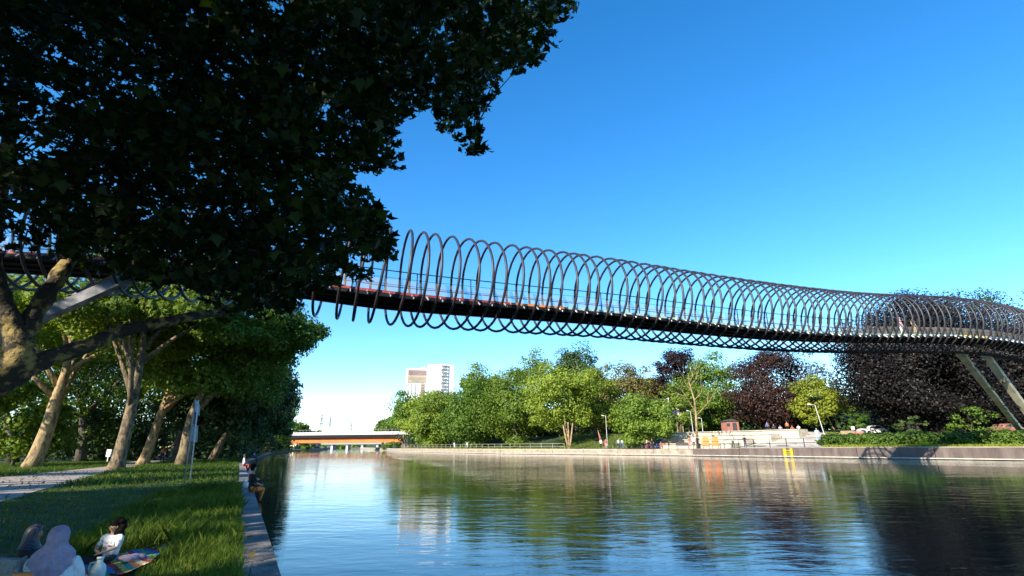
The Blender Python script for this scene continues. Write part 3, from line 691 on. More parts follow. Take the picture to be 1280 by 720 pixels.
# ------------------------------------------------------------------ right bank trees
GR = 'trees along the far bank'
def rtree(name, cxp, top, bot, hw, Y, lm, label, bark='bark_dark', ncl=115, per=130, leaf=.34, tr=.3, dep=1., group=GR, inner=.5, sq=.65, base_px=None, limbs=4, clr=None, lo=-1., cat='tree'):
    b0 = at(base_px or cxp, 550, Y); b0[2] = zR(b0[0], b0[1])
    C = at(cxp, (top+bot)/2, Y); rad = (pxr(hw, Y)*.93, pxr(hw, Y)*dep*.93, pxr((bot-top)/2, Y)*.93)
    return tree(name, b0, C, rad, LM[lm], M[bark], label, group, ncl, int(per*1.1), clr, leaf*Y/110, tr, limbs, squash=sq, inner=inner, lo=lo, cat=cat)
rtree('tree', 516, 497, 557, 36, 250, 'mid', 'lowest tree at the left end of the far bank row, beside the orange bridge')
rtree('tree', 548, 488, 558, 36, 160, 'lite', 'round green tree directly below the white tower')
rtree('tree', 540, 500, 556, 40, 225, 'lite', 'light green tree half hidden below the white tower, behind its neighbours')
rtree('tree', 590, 480, 558, 38, 142, 'mid', 'broad low green tree to the right of the white tower')
rtree('tree', 604, 459, 545, 32, 158, 'lite', 'tall green tree with a rounded top right of the white tower')
rtree('tree', 645, 462, 558, 38, 130, 'lite', 'green tree in the middle of the row whose leaves reach the railing')
rtree('tree', 668, 440, 540, 40, 146, 'lite', 'tall olive green tree near the summit of the row')
rtree('tree', 722, 435, 520, 34, 152, 'dark', 'dark green tree top forming the highest point of the row')
rtree('tree', 700, 455, 534, 46, 112, 'lite', 'bright green tree with three pale stems at the quay', 'bark_pale', ncl=120, base_px=712, limbs=2, tr=.25)
rtree('tree', 745, 462, 532, 30, 118, 'yellow', 'yellow green tree with hanging leaves above the lamp post', ncl=80)
rtree('tree', 782, 458, 535, 40, 136, 'brown', 'brownish olive tree behind the round bush')
rtree('tree', 815, 470, 530, 26, 140, 'lite', 'pale green tree between the brownish tree and the purple one')
rtree('bush', 801, 493, 555, 33, 94, 'mid', 'rounded bright green bushy tree standing on the promenade', ncl=110, per=90, leaf=.4, tr=.15, group=None)
rtree('tree', 850, 437, 530, 28, 132, 'purple', 'dark purple tree behind the bare tree')
rtree('tree', 890, 440, 538, 38, 120, 'mid', 'large deep green tree right of the bare tree', ncl=120)
rtree('tree', 852, 482, 532, 24, 112, 'lite', 'low olive green tree behind the slide', ncl=60)
rtree('tree', 964, 440, 542, 48, 104, 'copper', 'rounded copper beech with brown red leaves above the plaza', ncl=170, per=170, tr=.5)
rtree('tree', 1016, 446, 510, 30, 134, 'blue', 'thin bluish grey tree behind the copper beech', ncl=50, per=60)
rtree('tree', 1022, 470, 528, 34, 92, 'yellow', 'yellow green tree by the leaning lamp post', 'bark_pale', ncl=70, base_px=1047, limbs=3, tr=.12)
rtree('small_tree', 1072, 517, 536, 13, 84, 'mid', 'small round green tree beside the two benches', ncl=30, per=60, leaf=.3, tr=.06, group=None)
rtree('tree', 1145, 372, 545, 88, 82, 'black', 'giant black purple beech behind the coil of the footbridge', ncl=420, per=230, leaf=.40, tr=.8, dep=.8, clr=3.0)
rtree('tree', 1255, 392, 545, 66, 86, 'black', 'dark beech behind the slanted bridge legs', ncl=260, per=230, leaf=.40, tr=.7, clr=2.8)
rtree('tree', 1228, 352, 420, 30, 98, 'dark', 'sparse green tree top rising above the right end of the coil', ncl=30, per=44, leaf=.36, inner=.3, tr=.3, clr=1.6)
rtree('tree', 1300, 340, 420, 26, 84, 'dark', 'tree whose branch tips enter at the right edge', ncl=26, per=40, leaf=.38, tr=.3)
rtree('shrub', 1215, 505, 545, 30, 72, 'mid', 'green shrub in front of the dark beech, between bridge legs', ncl=26, per=50, leaf=.35, tr=.06, group=None, limbs=2)
rtree('shrub', 1140, 522, 545, 18, 76, 'dark', 'low dark shrub at the foot of the giant beech', ncl=20, per=50, leaf=.35, tr=.05, group=None, limbs=2)
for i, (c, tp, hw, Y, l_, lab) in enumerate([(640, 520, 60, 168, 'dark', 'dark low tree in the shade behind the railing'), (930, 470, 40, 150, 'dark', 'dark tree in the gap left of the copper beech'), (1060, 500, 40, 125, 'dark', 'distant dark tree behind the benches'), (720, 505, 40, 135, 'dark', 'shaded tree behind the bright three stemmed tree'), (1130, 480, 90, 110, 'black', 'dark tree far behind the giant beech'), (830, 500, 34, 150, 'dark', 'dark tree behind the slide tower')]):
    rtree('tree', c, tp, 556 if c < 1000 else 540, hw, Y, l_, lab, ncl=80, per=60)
# three pale stems
b0 = onR(711, 5.)
e = empty('young_trunks', b0, 'clump of three pale bare stems at the quay under the bright green tree', 'tree stems')
for dx, dz in ((-1.0, 4.5), (0, 5), (.9, 4.8)): MB().tube([b0+(0.1*dx, 0, -.1), b0+(dx*.6, 0, dz*.5), b0+(dx, 0, dz)], [.22, .17, .13], 7).build('stem', M['bark_pale'], e, True)
# bare tree
b0 = onR(871, 7.5); e = empty('bare_tree', b0, 'bare pale tree with forked leafless branches on the plaza', 'tree'); Yb = b0[1]
MB().tube([b0-(0, 0, .2), at(870, 520, Yb), at(868, 500, Yb), at(862, 480, Yb), at(860, 466, Yb)], [.22, .18, .14, .08, .03], 7).build('trunk', M['bark_pale'], e, True)
for (p, q, r_) in [((870, 520), (884, 505), (886, 488)), ((870, 516), (858, 496), (850, 485)), ((868, 500), (876, 492), (880, 480)), ((865, 490), (856, 478), (853, 466)), ((863, 482), (870, 474), (872, 464)), ((884, 505), (888, 500), (892, 490)), ((858, 496), (852, 494), (846, 492)), ((862, 478), (866, 470), (866, 462))]:
    a, b_, c = at(*p, Yb), at(*q, Yb+random.uniform(-1, 1)), at(*r_, Yb+random.uniform(-1.5, 1.5)); MB().tube([a, b_, c], [.09, .06, .02], 5).build('branch', M['bark_pale'], e, True)
    for k in range(3):
        d = c+rng.normal(size=3)*.9+(0, 0, .9); MB().tube([b_*(1-k*.3)+c*k*.3, d], [.03, .012], 4).build('branch', M['bark_pale'], e, True)
# distant trees by the orange bridge and beyond
for (px, tp, hw, Y, l_, lab) in [(373, 531, 16, 320, 'left', 'distant pale tree left behind the orange bridge'), (388, 536, 14, 340, 'mid', 'distant low tree behind the orange bridge deck'), (485, 528, 18, 330, 'mid', 'distant tree just right of the power pylons'), (502, 520, 18, 300, 'mid', 'distant round tree behind the right end of the orange bridge')]:
    C = at(px, (tp+556)/2, Y); tree('distant_tree', (C[0], C[1], 0), C, (pxr(hw, Y), pxr(hw, Y), pxr((556-tp)/2, Y)), LM[l_], M['bark_dark'], lab, 'distant trees around the orange bridge', 40, 50, None, 1.3, .4, 2)
P = []
for k in range(500):
    px = rng.uniform(372, 520); Y = rng.uniform(430, 560); p = at(px, 556, Y); P.append((p[0], p[1], rng.uniform(0, 6)))
P = np.array(P); idx = np.repeat(np.arange(len(P)), 14); d = sph(len(idx))
o = link('distant_wood', leaves_mesh('distant_wood', P[idx]+d*4, d+np.array([0, 0, .4]), 2., LM['mid'])); tag(o, 'low distant wood closing the canal beyond the orange bridge', 'wood', kind='stuff')
P = []
for k in range(1500):
    px = rng.uniform(500, 1300); t = rng.uniform(48, 110); p = onR(px, 1.); d_ = ray(px, 552); Y = p[1]+rng.uniform(45, 95); q = d_*Y; t, mm = BR.off(q[0], q[1])
    P.append((q[0], q[1], float(Hr(mm, max(t, 1)))+rng.uniform(-.5, 6.5)))
P = np.array(P); idx = np.repeat(np.arange(len(P)), 40); d = sph(len(idx))
o = link('far_wood', leaves_mesh('far_wood', P[idx]+d*rng.random((len(idx), 1))**.4*np.array([3.2, 3.2, 2.4]), d+np.array([0, 0, .3]), .8, LM['dark'])); tag(o, 'dark wood closing the view behind the trees of the far bank', 'wood', kind='stuff')
# hanging bush at the right abutment of the bridge
rtree('bush', 487, 552, 563, 12, 200, 'mid', 'low bush at the water under the right end of the orange bridge', ncl=20, per=40, leaf=.4, tr=.05, group=None, limbs=1)

# hedge
e = MB(); Ph = []
m0 = BR.off(*onR(1032, 8)[:2])[1]; m1 = BR.off(*onR(1330, 8)[:2])[1]
for k in range(900):
    mm = rng.uniform(m1, m0); t = rng.uniform(5.6, 8.2); p = BR.pt(mm, t); Ph.append((p[0], p[1], .95+rng.uniform(.1, 1.25)))
Ph = np.array(Ph); idx = np.repeat(np.arange(len(Ph)), 46); d = sph(len(idx)); PP = Ph[idx]+d*rng.random((len(idx), 1))**.4*.45
hd = empty('hedge', (*BR.pt((m0+m1)/2, 7), .9), 'long clipped green hedge on top of the far quay at the right', 'hedge')
link('hedge_foliage', leaves_mesh('hedge_foliage', PP, d+np.array([0, 0, .5]), .17+.08*rng.random(len(PP)), LM['hedge']), hd)
st = MB()
for mm in np.arange(m1, m0, .8): p = BR.pt(mm, 6.9); st.tube([(p[0], p[1], .8), (p[0]+random.uniform(-.2, .2), p[1], 2.0)], [.03, .015], 5)
st.build('hedge_stems', M['bark_dark'], hd)
b0 = onR(1152, 2.6); P, Nn = crown_pts(b0+(0, 0, .35), (.42, .4, .32), 22, 40, .15)
e = empty('flowering_shrub', b0, 'small bush of bright yellow blossom at the foot of the hedge', 'shrub'); link('blossom', leaves_mesh('blossom', P, Nn, .07, LM['flower']), e)
MB().tube([b0-(0, 0, .05), b0+(0, 0, .4)], [.03, .02], 5).build('stem', M['bark_dark'], e)

# ------------------------------------------------------------------ orange road bridge, tower, pylons, boat
YB = 232.
A = at(352, 555, YB); B_ = at(509, 555, YB-6); rb = empty('road_bridge', ((A[0]+B_[0])/2, YB, 0), 'low road bridge with a long orange girder crossing the canal in the distance', 'bridge')
def zpx(px, py, Y): return at(px, py, Y)[2]
def hbar(z0, z1, wd, mt_, name, dy=0., a=A, b_=B_, seg=1):
    for k in range(seg):
        p = a+(b_-a)*k/seg; q = a+(b_-a)*(k+1)/seg; d = (q-p)/np.linalg.norm(q-p)*.03
        MB().bar((p[0]+d[0], p[1]+dy, (z0+z1)/2), (q[0]-d[0], q[1]+dy, (z0+z1)/2), wd, z1-z0).build(name, M[mt_], rb)
zg0, zg1, zd1, zp1 = zpx(440, 553.5, YB), zpx(440, 547.5, YB), zpx(440, 544, YB), zpx(440, 540.6, YB)
hbar(zg0, zg1, .5, 'orange_paint', 'girder', -4, seg=6); hbar(zg0, zg1, .5, 'orange_paint', 'girder', 4, seg=6)
hbar(zg1, zd1, 11, 'steel_dark', 'deck'); hbar(zd1, zp1, .25, 'parapet', 'parapet', -5.4, seg=8); hbar(zd1, zp1, .25, 'parapet', 'parapet', 5.4, seg=8)
for k in range(40):
    p = A+(B_-A)*k/39; MB().bar((p[0], p[1]-5.4, zp1), (p[0], p[1]-5.4, zp1+.9), .08).build('railing_post', M['grey'], rb)
hbar(zp1+.9, zp1+.98, .08, 'grey', 'handrail', -5.4)
for p in (A, B_): MB().box((p[0]+(1.5 if p is B_ else -1.5), p[1], zg1/2-.4), (5, 13, zg1+.8)).build('abutment', M['concrete_dark'], rb)
# low grey bridge beyond
A2 = at(398, 557, 330); B2 = at(492, 557, 330); r2 = empty('grey_bridge', ((A2[0]+B2[0])/2, 330, 0), 'low grey bridge on short piers seen under the orange one', 'bridge')
MB().bar((A2[0]-20, 330, 3.0), (B2[0]+5, 330, 3.0), 8, 1.2).build('deck', M['grey'], r2)
for k in range(6): p = A2+(B2-A2)*k/5; MB().box((p[0], 330, .9), (1.2, 6, 3.2)).build('pier', M['parapet'], r2)

YT = 520.
tx0 = at(502, 560, YT); tw_ = empty('white_tower', (at(532, 560, YT)[0], YT+10, 0), 'massive white power plant tower rising above the trees on the far bank', 'tower')
def tbox(x0, x1, ytop, mt_, name, y0=0., dep=24, ybot=None, parent=tw_):
    a = at(x0, 555, YT+y0)[0]; b_ = at(x1, 555, YT+y0)[0]; zt = at((x0+x1)/2, ytop, YT+y0)[2]; zb = 0 if ybot is None else at((x0+x1)/2, ybot, YT+y0)[2]
    return MB().box(((a+b_)/2, YT+y0+dep/2, (zt+zb)/2), (b_-a, dep, zt-zb)).build(name, M[mt_], parent)
tbox(501.5, 528, 461, 'white_clad', 'boiler_block', 0, 30); tbox(528, 562, 455.5, 'white_clad', 'main_block', -3, 36)
tbox(504, 527.5, 463, 'louvre', 'louvre_band', -.5, .6, 469.5)
for k in range(5): tbox(503.4, 527.6, 470.3+k*1.65, 'louvre_tan', 'louvre', -.8, .7, 471.5+k*1.65)
for x in (504, 508, 513.5): tbox(x, x+.9, 480, 'grey', 'seam_strip', -.4, .5, 540)
tbox(520.5, 524.5, 479, 'louvre_tan', 'stair_shaft', -1.2, 1.2, 545)
for k in range(12): tbox(521, 524, 481+k*3, 'louvre', 'window', -1.6, .4, 482.6+k*3)
tbox(545.6, 546.2, 455, 'grey', 'frame_post', -5, .6, 520); tbox(552.6, 553.2, 455, 'grey', 'frame_post', -5, .6, 520)
for k in range(14): 
    tbox(545.8, 553, 456+k*4.2, 'grey', 'stair_landing', -5.2, 2, 456.9+k*4.2)
    a = at(546 if k % 2 else 553, 456.5+k*4.2, YT-5); b_ = at(553 if k % 2 else 546, 460.7+k*4.2, YT-5); MB().bar(a, b_, .7, .5).build('stair_flight', M['grey'], tw_)
tbox(546.5, 551.5, 453, 'grey', 'roof_plant', 1, 5, 455.4); tbox(520, 526, 459, 'louvre_tan', 'roof_plant', 2, 5, 461)
for x in (555.5,): tbox(x, x+.6, 456, 'grey', 'seam_strip', -3.5, .5, 530)

tw_.rotation_euler = (0, 0, .165)
def pylon(px, top, Y, label):
    b0 = at(px, 557, Y); b0[2] = 0; H = at(px, top, Y)[2]; e = empty('power_pylon', b0, label, 'pylon', 'power pylons on the horizon'); wd = H*.10; r_ = H*.006+.06
    for sx, sy in ((-1, -1), (1, -1), (1, 1), (-1, 1)): MB().tube([b0+(sx*wd, sy*wd, 0), b0+(sx*wd*.3, sy*wd*.3, H*.6), b0+(0, 0, H)], r_, 4).build('mast_leg', M['grey'], e)
    for f_, l_ in ((.66, .24), (.80, .17), (.9, .10)): MB().tube([b0+(-H*l_, 0, H*f_), b0+(0, 0, H*(f_+.03)), b0+(H*l_, 0, H*f_)], r_, 4).build('cross_arm', M['grey'], e)
    for k in range(8): 
        z0, z1 = H*k/9, H*(k+1)/9; q = lambda z: wd*(1-.7*min(z/(H*.6), 1)) if z < H*.6 else wd*.3*(1-(z-H*.6)/(H*.4)); s_ = 1 if k % 2 else -1
        MB().tube([b0+(s_*q(z0), -q(z0), z0), b0+(-s_*q(z1), -q(z1), z1)], r_*.7, 4).build('brace', M['grey'], e)
pylon(399, 516, 620, 'tallest power pylon, left of the others above the orange bridge')
pylon(410, 519, 700, 'slim power pylon standing second from the left above the orange bridge')
pylon(437, 526, 820, 'small power pylon above the middle of the orange bridge')
pylon(373, 522, 900, 'faint power pylon beside the left bank trees')

def boat(px, py, L_, label, hull, cabin):
    p = ground(px, py, -.3); e = empty('motor_boat', p, label, 'boat'); V = []; n_ = 9
    xs = np.linspace(-L_/2, L_/2, n_)
    for i, x in enumerate(xs):
        w_ = L_*.16*(1-max(0, (x/(L_/2)))**3*.98)+.02; zt = .9+.25*max(0, x/(L_/2))**2
        V += [p+(x, -w_, zt), p+(x, -w_*.75, -.15), p+(x, w_*.75, -.15), p+(x, w_, zt)]
    F = []
    for i in range(n_-1):
        for j in range(4): j2 = (j+1) % 4; F.append((4*i+j, 4*i+4+j, 4*i+4+j2, 4*i+j2))
    F += [(0, 1, 2, 3), (4*n_-1, 4*n_-2, 4*n_-3, 4*n_-4)]
    MB().add(np.array(V), F).build('hull', M[hull], e)
    MB().box(p+(-L_*.08, 0, 1.3), (L_*.4, L_*.22, .9), taper=.8).build('cabin', M[cabin], e); MB().box(p+(-L_*.08, -L_*.115, 1.35), (L_*.3, .05, .35)).build('window', M['glass'], e)
boat(398, 563.2, 8, 'small white boat moored just below the left end of the orange bridge', 'white', 'white')
boat(413, 560.9, 9, 'small dark blue boat lying beyond the orange bridge', 'navy', 'blue_cloth')

# ------------------------------------------------------------------ promenade furniture
def fence(px0, px1, t, H, step, matn, label, name='railing', rails=(1., .5), follow=False):
    p0, p1 = onR(px0, t), onR(px1, t); m0 = BR.off(*p0[:2])[1]; m1 = BR.off(*p1[:2])[1]; k = max(2, int(abs(m1-m0)/step)); e = empty(name, p0, label, 'railing')
    P = []
    for i in range(k+1):
        mm = m0+(m1-m0)*i/k; q = BR.pt(mm, t); z = float(Hr(mm, t)); P.append(np.array([q[0], q[1], z])); MB().box((q[0], q[1], z+H/2-.05), (.07, .07, H+.1)).build('post', M[matn], e)
    for r_ in rails:
        g = MB()
        for i in range(k): g.bar(P[i]+(0, 0, H*r_), P[i+1]+(0, 0, H*r_), .05)
        g.build('rail', M[matn], e)
fence(502, 706, 2.3, 1.05, 2.9, 'leg_steel', 'long pale metal railing along the far quay under the trees')
fence(905, 1028, 4.6, 1.15, 2.2, 'steel_dark', 'dark railing on posts in front of the paved plaza')
fence(836, 900, 3.0, 1.0, 3.6, 'steel_dark', 'low dark railing in front of the stone terraces')
# terraces
te = empty('stone_terrace', onR(870, 9), 'pale sandstone seating terraces stepping up behind the promenade', 'terrace')
for i, (p0, p1, t0, h0) in enumerate([(824, 912, 8.5, .55), (826, 930, 11.5, .55), (828, 965, 14.8, .6), (822, 1000, 18.5, .6)]):
    a, b_ = onR(p0, t0), onR(p1, t0); ma, mb = BR.off(*a[:2])[1], BR.off(*b_[:2])[1]; nb = 6
    for k in range(nb):
        q0 = BR.pt(ma+(mb-ma)*k/nb, t0+1.6); q1 = BR.pt(ma+(mb-ma)*(k+1)/nb-(.02 if mb > ma else -.02), t0+1.6); z = .75+i*.66+.45
        MB().bar((q0[0], q0[1], z-.6), (q1[0], q1[1], z-.6), 3.1, 1.55).build('step_block', M['sandstone'], te)
        MB().bar((q0[0]-BR.N[0]*.12, q0[1]-BR.N[1]*.12, z+.22), (q1[0]-BR.N[0]*.12, q1[1]-BR.N[1]*.12, z+.22), 3.3, .11).build('step_cap', M['ledge'], te)  # overhanging cap added to throw a shadow line between the tiers
# retaining wall for the plaza slope left part
def lamp(px, py0, py1, t, label, lean=0., r_=.07, arm=.7):
    b0 = onR(px, t); H = at(px, py1, b0[1])[2]-b0[2]; tp = b0+(lean*H, 0, H); e = empty('street_lamp', b0, label, 'street lamp', 'lamp posts on the far bank')
    MB().tube([b0-(0, 0, .1), tp], [r_, r_*.7], 7).build('post', M['steel_pale'], e)
    MB().bar(tp, tp+(-arm, 0, .08), .06).build('arm', M['steel_pale'], e); MB().box(tp+(-arm-.15, 0, .1), (.45, .22, .1), taper=.7).build('lamp_head', M['white'], e)
lamp(1034, 540, 506, 13, 'white leaning lamp post at the left end of the hedge', -.15, .06)
lamp(759, 556, 520, 7, 'thin lamp post in front of the grass mound', 0, .06, .4)
lamp(868, 536, 514, 19, 'short lamp post between the slide and the bare tree', -.03, .06, .4)
lamp(880, 536, 523, 24, 'shortest lamp post, right of the bare tree', 0, .06, .3)
# slide tower
b0 = onR(840, 27); Yc = b0[1]
e = empty('playground_slide', b0, 'wooden playground tower with a long pale tube slide behind the terraces', 'slide')
def pa(x, y, dy=0): return at(x, y, Yc+dy)
for x in (836.5, 844.5):
    for dy in (0, 2.4): p = pa(x, 512, dy); MB().bar((p[0], p[1], b0[2]-.3), p, .2).build('post', M['wood'], e)
c = pa(841, 514.5, 1.2); MB().box(c, (1.9, 2.8, 1.35)).build('cabin', M['parapet'], e)
c = pa(836.8, 518, 1.2); MB().box(c, (.9, 2.4, 1.3)).build('side_panel', M['sandstone'], e)
MB().tube([pa(844, 516), pa(852, 519), pa(860, 525), pa(868, 530), pa(873, 533)], .42, 10).build('slide_tube', M['sandstone'], e, True)
for x, y in ((852, 519), (860, 525)): p = pa(x, y); MB().bar((p[0], p[1], b0[2]-.3), p, .15).build('support_post', M['wood'], e)
e = empty('play_mast', onR(834.5, 24), 'tall thin mast with a side arm beside the slide tower', 'mast'); b1 = onR(834.5, 24)
MB().tube([b1-(0, 0, .2), at(835.5, 497, b1[1])], .08, 6).build('mast', M['steel_pale'], e); MB().bar(at(835.5, 497.5, b1[1]), at(827, 501, b1[1]), .1).build('arm', M['steel_pale'], e); MB().bar(at(829, 500, b1[1]), at(829, 527, b1[1]), .06).build('rope_pole', M['steel_pale'], e)
# red kiosk
b0 = onR(915, 30); e = empty('red_kiosk', b0, 'small red hut under the dark trees left of the copper beech', 'hut')
MB().box(b0+(0, 0, .9), (2.3, 3, 2.0)).build('wall', M['brick_red'], e)
MB().prism([(-1.35, -1.7, 1.88), (1.35, -1.7, 1.88), (0, -1.7, 2.35)], b0, (0, 3.8, 0)).build('roof', M['roof_dark'], e)
MB().box(b0+(.3, -1.52, .8), (.8, .06, 1.6)).build('door', M['roof_dark'], e); MB().box(b0+(-.9, -1.52, 1.2), (.6, .06, .6)).build('window', M['glass'], e)
# yellow mooring ladder and white sign on the wall
wpt = onR(985, .3); e = empty('mooring_ladder', (wpt[0], wpt[1], -.3), 'yellow painted mooring ladder frame on the far quay wall', 'ladder')
nv = -BR.N*.42
for dx in (-.42, .42):
    q = wpt[:2]+BR.Mv*dx+nv; MB().box((q[0], q[1], .22), (.26, .26, 1.05)).build('side_rail', M['yellow'], e)
for k in range(4):
    q0 = wpt[:2]-BR.Mv*.3+nv; q1 = wpt[:2]+BR.Mv*.3+nv; MB().bar((q0[0], q0[1], -.15+k*.22), (q1[0], q1[1], -.15+k*.22), .06).build('rung', M['yellow'], e)
wpt = onR(1145, .3); q = wpt[:2]-BR.N*.40; e = empty('waterway_sign', (q[0], q[1], 0), 'square white sign with a dark mark on the far quay wall', 'sign')
a = q-BR.Mv*.55; b_ = q+BR.Mv*.55; MB().bar((a[0], a[1], .38), (b_[0], b_[1], .38), .05, 1.05).build('plate', M['white'], e)
q2 = q-BR.N*.04; a = q2-BR.Mv*.06; b_ = q2+BR.Mv*.26
MB().bar((a[0], a[1], .55), (b_[0], b_[1], .55), .02, .14).build('mark', M['grey'], e); a = q2-BR.Mv*.06; b_ = q2+BR.Mv*.08; MB().bar((a[0], a[1], .32), (b_[0], b_[1], .32), .02, .3).build('mark', M['grey'], e)
def bench(px, t, label, rz=0., sc=1., back='wood'):
    b0 = onR(px, t); e = empty('park_bench', b0, label, 'bench', 'benches on the far lawn'); Mz = rotz(-.35+rz)
    def P_(v): return b0+Mz@np.array(v)*sc
    for k in range(3): MB().box(P_((0, -.15+k*.17, .45)), (1.9*sc, .14*sc, .05*sc), Mz).build('seat_slat', M[back], e)
    for k in range(3): MB().box(P_((0, .36, .62+k*.17)), (1.9*sc, .05*sc, .13*sc), Mz).build('back_slat', M[back], e)
    for s_ in (-.8, .8):
        MB().box(P_((s_, 0, .2)), (.09*sc, .5*sc, .45*sc), Mz).build('leg', M['grey'], e); MB().box(P_((s_, .42, .6)), (.07*sc, .06*sc, .8*sc), Mz).build('back_post', M['grey'], e)
bench(1061, 22, 'greenish wooden bench on the far lawn, left of the reddish one', sc=.85); bench(1075, 22, 'reddish wooden bench beside the small round tree', sc=.85, back='brick_red')
b0 = onR(1069, 23); e = empty('notice_board', b0, 'small white notice board between the two benches', 'sign'); MB().box(b0+(0, 0, .7), (.08, .08, 1.3)).build('post', M['grey'], e); MB().box(b0+(0, -.08, 1.2), (.5, .05, .55)).build('board', M['white'], e)
def car(px, t, label, body, rz=0.):
    b0 = onR(px, t); e = empty('parked_car', b0, label, 'car', 'cars parked behind the trees'); Mz = rotz(rz)
    prof = [(-2.1, .3), (-2.15, .75), (-1.9, .95), (-1.35, 1.0), (-.8, 1.42), (.75, 1.45), (1.55, .98), (2.05, .85), (2.15, .5), (2.1, .3)]
    v = [b0+Mz@np.array([x, -.85, z]) for x, z in prof]; MB().prism(v, (0, 0, 0), Mz@np.array([0, 1.7, 0])).build('body', M[body], e)
    w_ = [b0+Mz@np.array([x, -.87, z]) for x, z in [(-1.2, 1.0), (-.75, 1.35), (.7, 1.37), (1.3, 1.0)]]; MB().prism(w_, (0, 0, 0), Mz@np.array([0, 1.74, 0])).build('window', M['glass'], e)
    for x in (-1.3, 1.35):
        for y in (-.88, .7): 
            c = b0+Mz@np.array([x, y, .33]); d = b0+Mz@np.array([x, y+.18, .33]); wv = MB().tube([c, d], .33, 12).build('wheel', M['tyre'], e)
car(1093, 33, 'white car parked in the shade behind the lawn', 'white', .1)
car(1160, 34, 'pale grey car behind the hedge under the giant beech', 'grey', .1)
car(1188, 33, 'red car just left of the bridge legs, behind the hedge', 'brick_red', .1)
car(1262, 30, 'red car at the foot of the left bridge leg', 'brick_red', .2)
b0 = onR(1085, 40); o = MB().box(b0+(0, 0, 2.6), (5, 3, .25)).box(b0+(-2.2, 0, 1.2), (.15, .15, 2.7)).box(b0+(2.2, 0, 1.2), (.15, .15, 2.7)).build('blue_canopy', M['blue_cloth']); tag(o, 'blue flat canopy on posts deep in the shade behind the benches', 'canopy')

# ------------------------------------------------------------------ people
def skinned(joints, bones, radii, mats, bone_mat, subdiv=2, extra=None):
    """one continuous body: joints {name: xyz}, bones [(a,b)], radii {name: r or (rx,ry)}; faces take the material of the nearest bone"""
    names = list(joints); ix = {n_: i for i, n_ in enumerate(names)}
    me = bpy.data.meshes.new('tmp'); me.from_pydata([tuple(joints[n_]) for n_ in names], [(ix[a], ix[b_]) for a, b_ in bones], [])
    ob = bpy.data.objects.new('tmp', me); col.objects.link(ob)
    md = ob.modifiers.new('s', 'SKIN'); md.use_smooth_shade = True; md.branch_smoothing = .4
    sk = me.skin_vertices[0].data
    for n_ in names:
        r_ = radii[n_]; r_ = (r_, r_) if not isinstance(r_, tuple) else r_; sk[ix[n_]].radius = r_; sk[ix[n_]].use_root = (n_ == names[0])
    sb = ob.modifiers.new('d', 'SUBSURF'); sb.levels = sb.render_levels = subdiv
    dg = bpy.context.evaluated_depsgraph_get(); dg.update()
    out = bpy.data.meshes.new_from_object(ob.evaluated_get(dg)); bpy.data.objects.remove(ob)
    out.materials.clear()
    for q in mats: out.materials.append(M[q])
    A = np.array([joints[a] for a, b_ in bones]); B = np.array([joints[b_] for a, b_ in bones]); bm_ = np.array(bone_mat)
    c = np.zeros(len(out.polygons)*3); out.polygons.foreach_get('center', c); c = c.reshape(-1, 3)
    AB = B-A; t = np.clip(((c[:, None]-A)*AB).sum(2)/((AB**2).sum(1)+1e-9), 0, 1); d = np.linalg.norm(c[:, None]-(A+t[..., None]*AB), axis=2)
    out.polygons.foreach_set('material_index', bm_[d.argmin(1)].astype(np.int32)); out.polygons.foreach_set('use_smooth', [True]*len(out.polygons)); out.update()
    return out

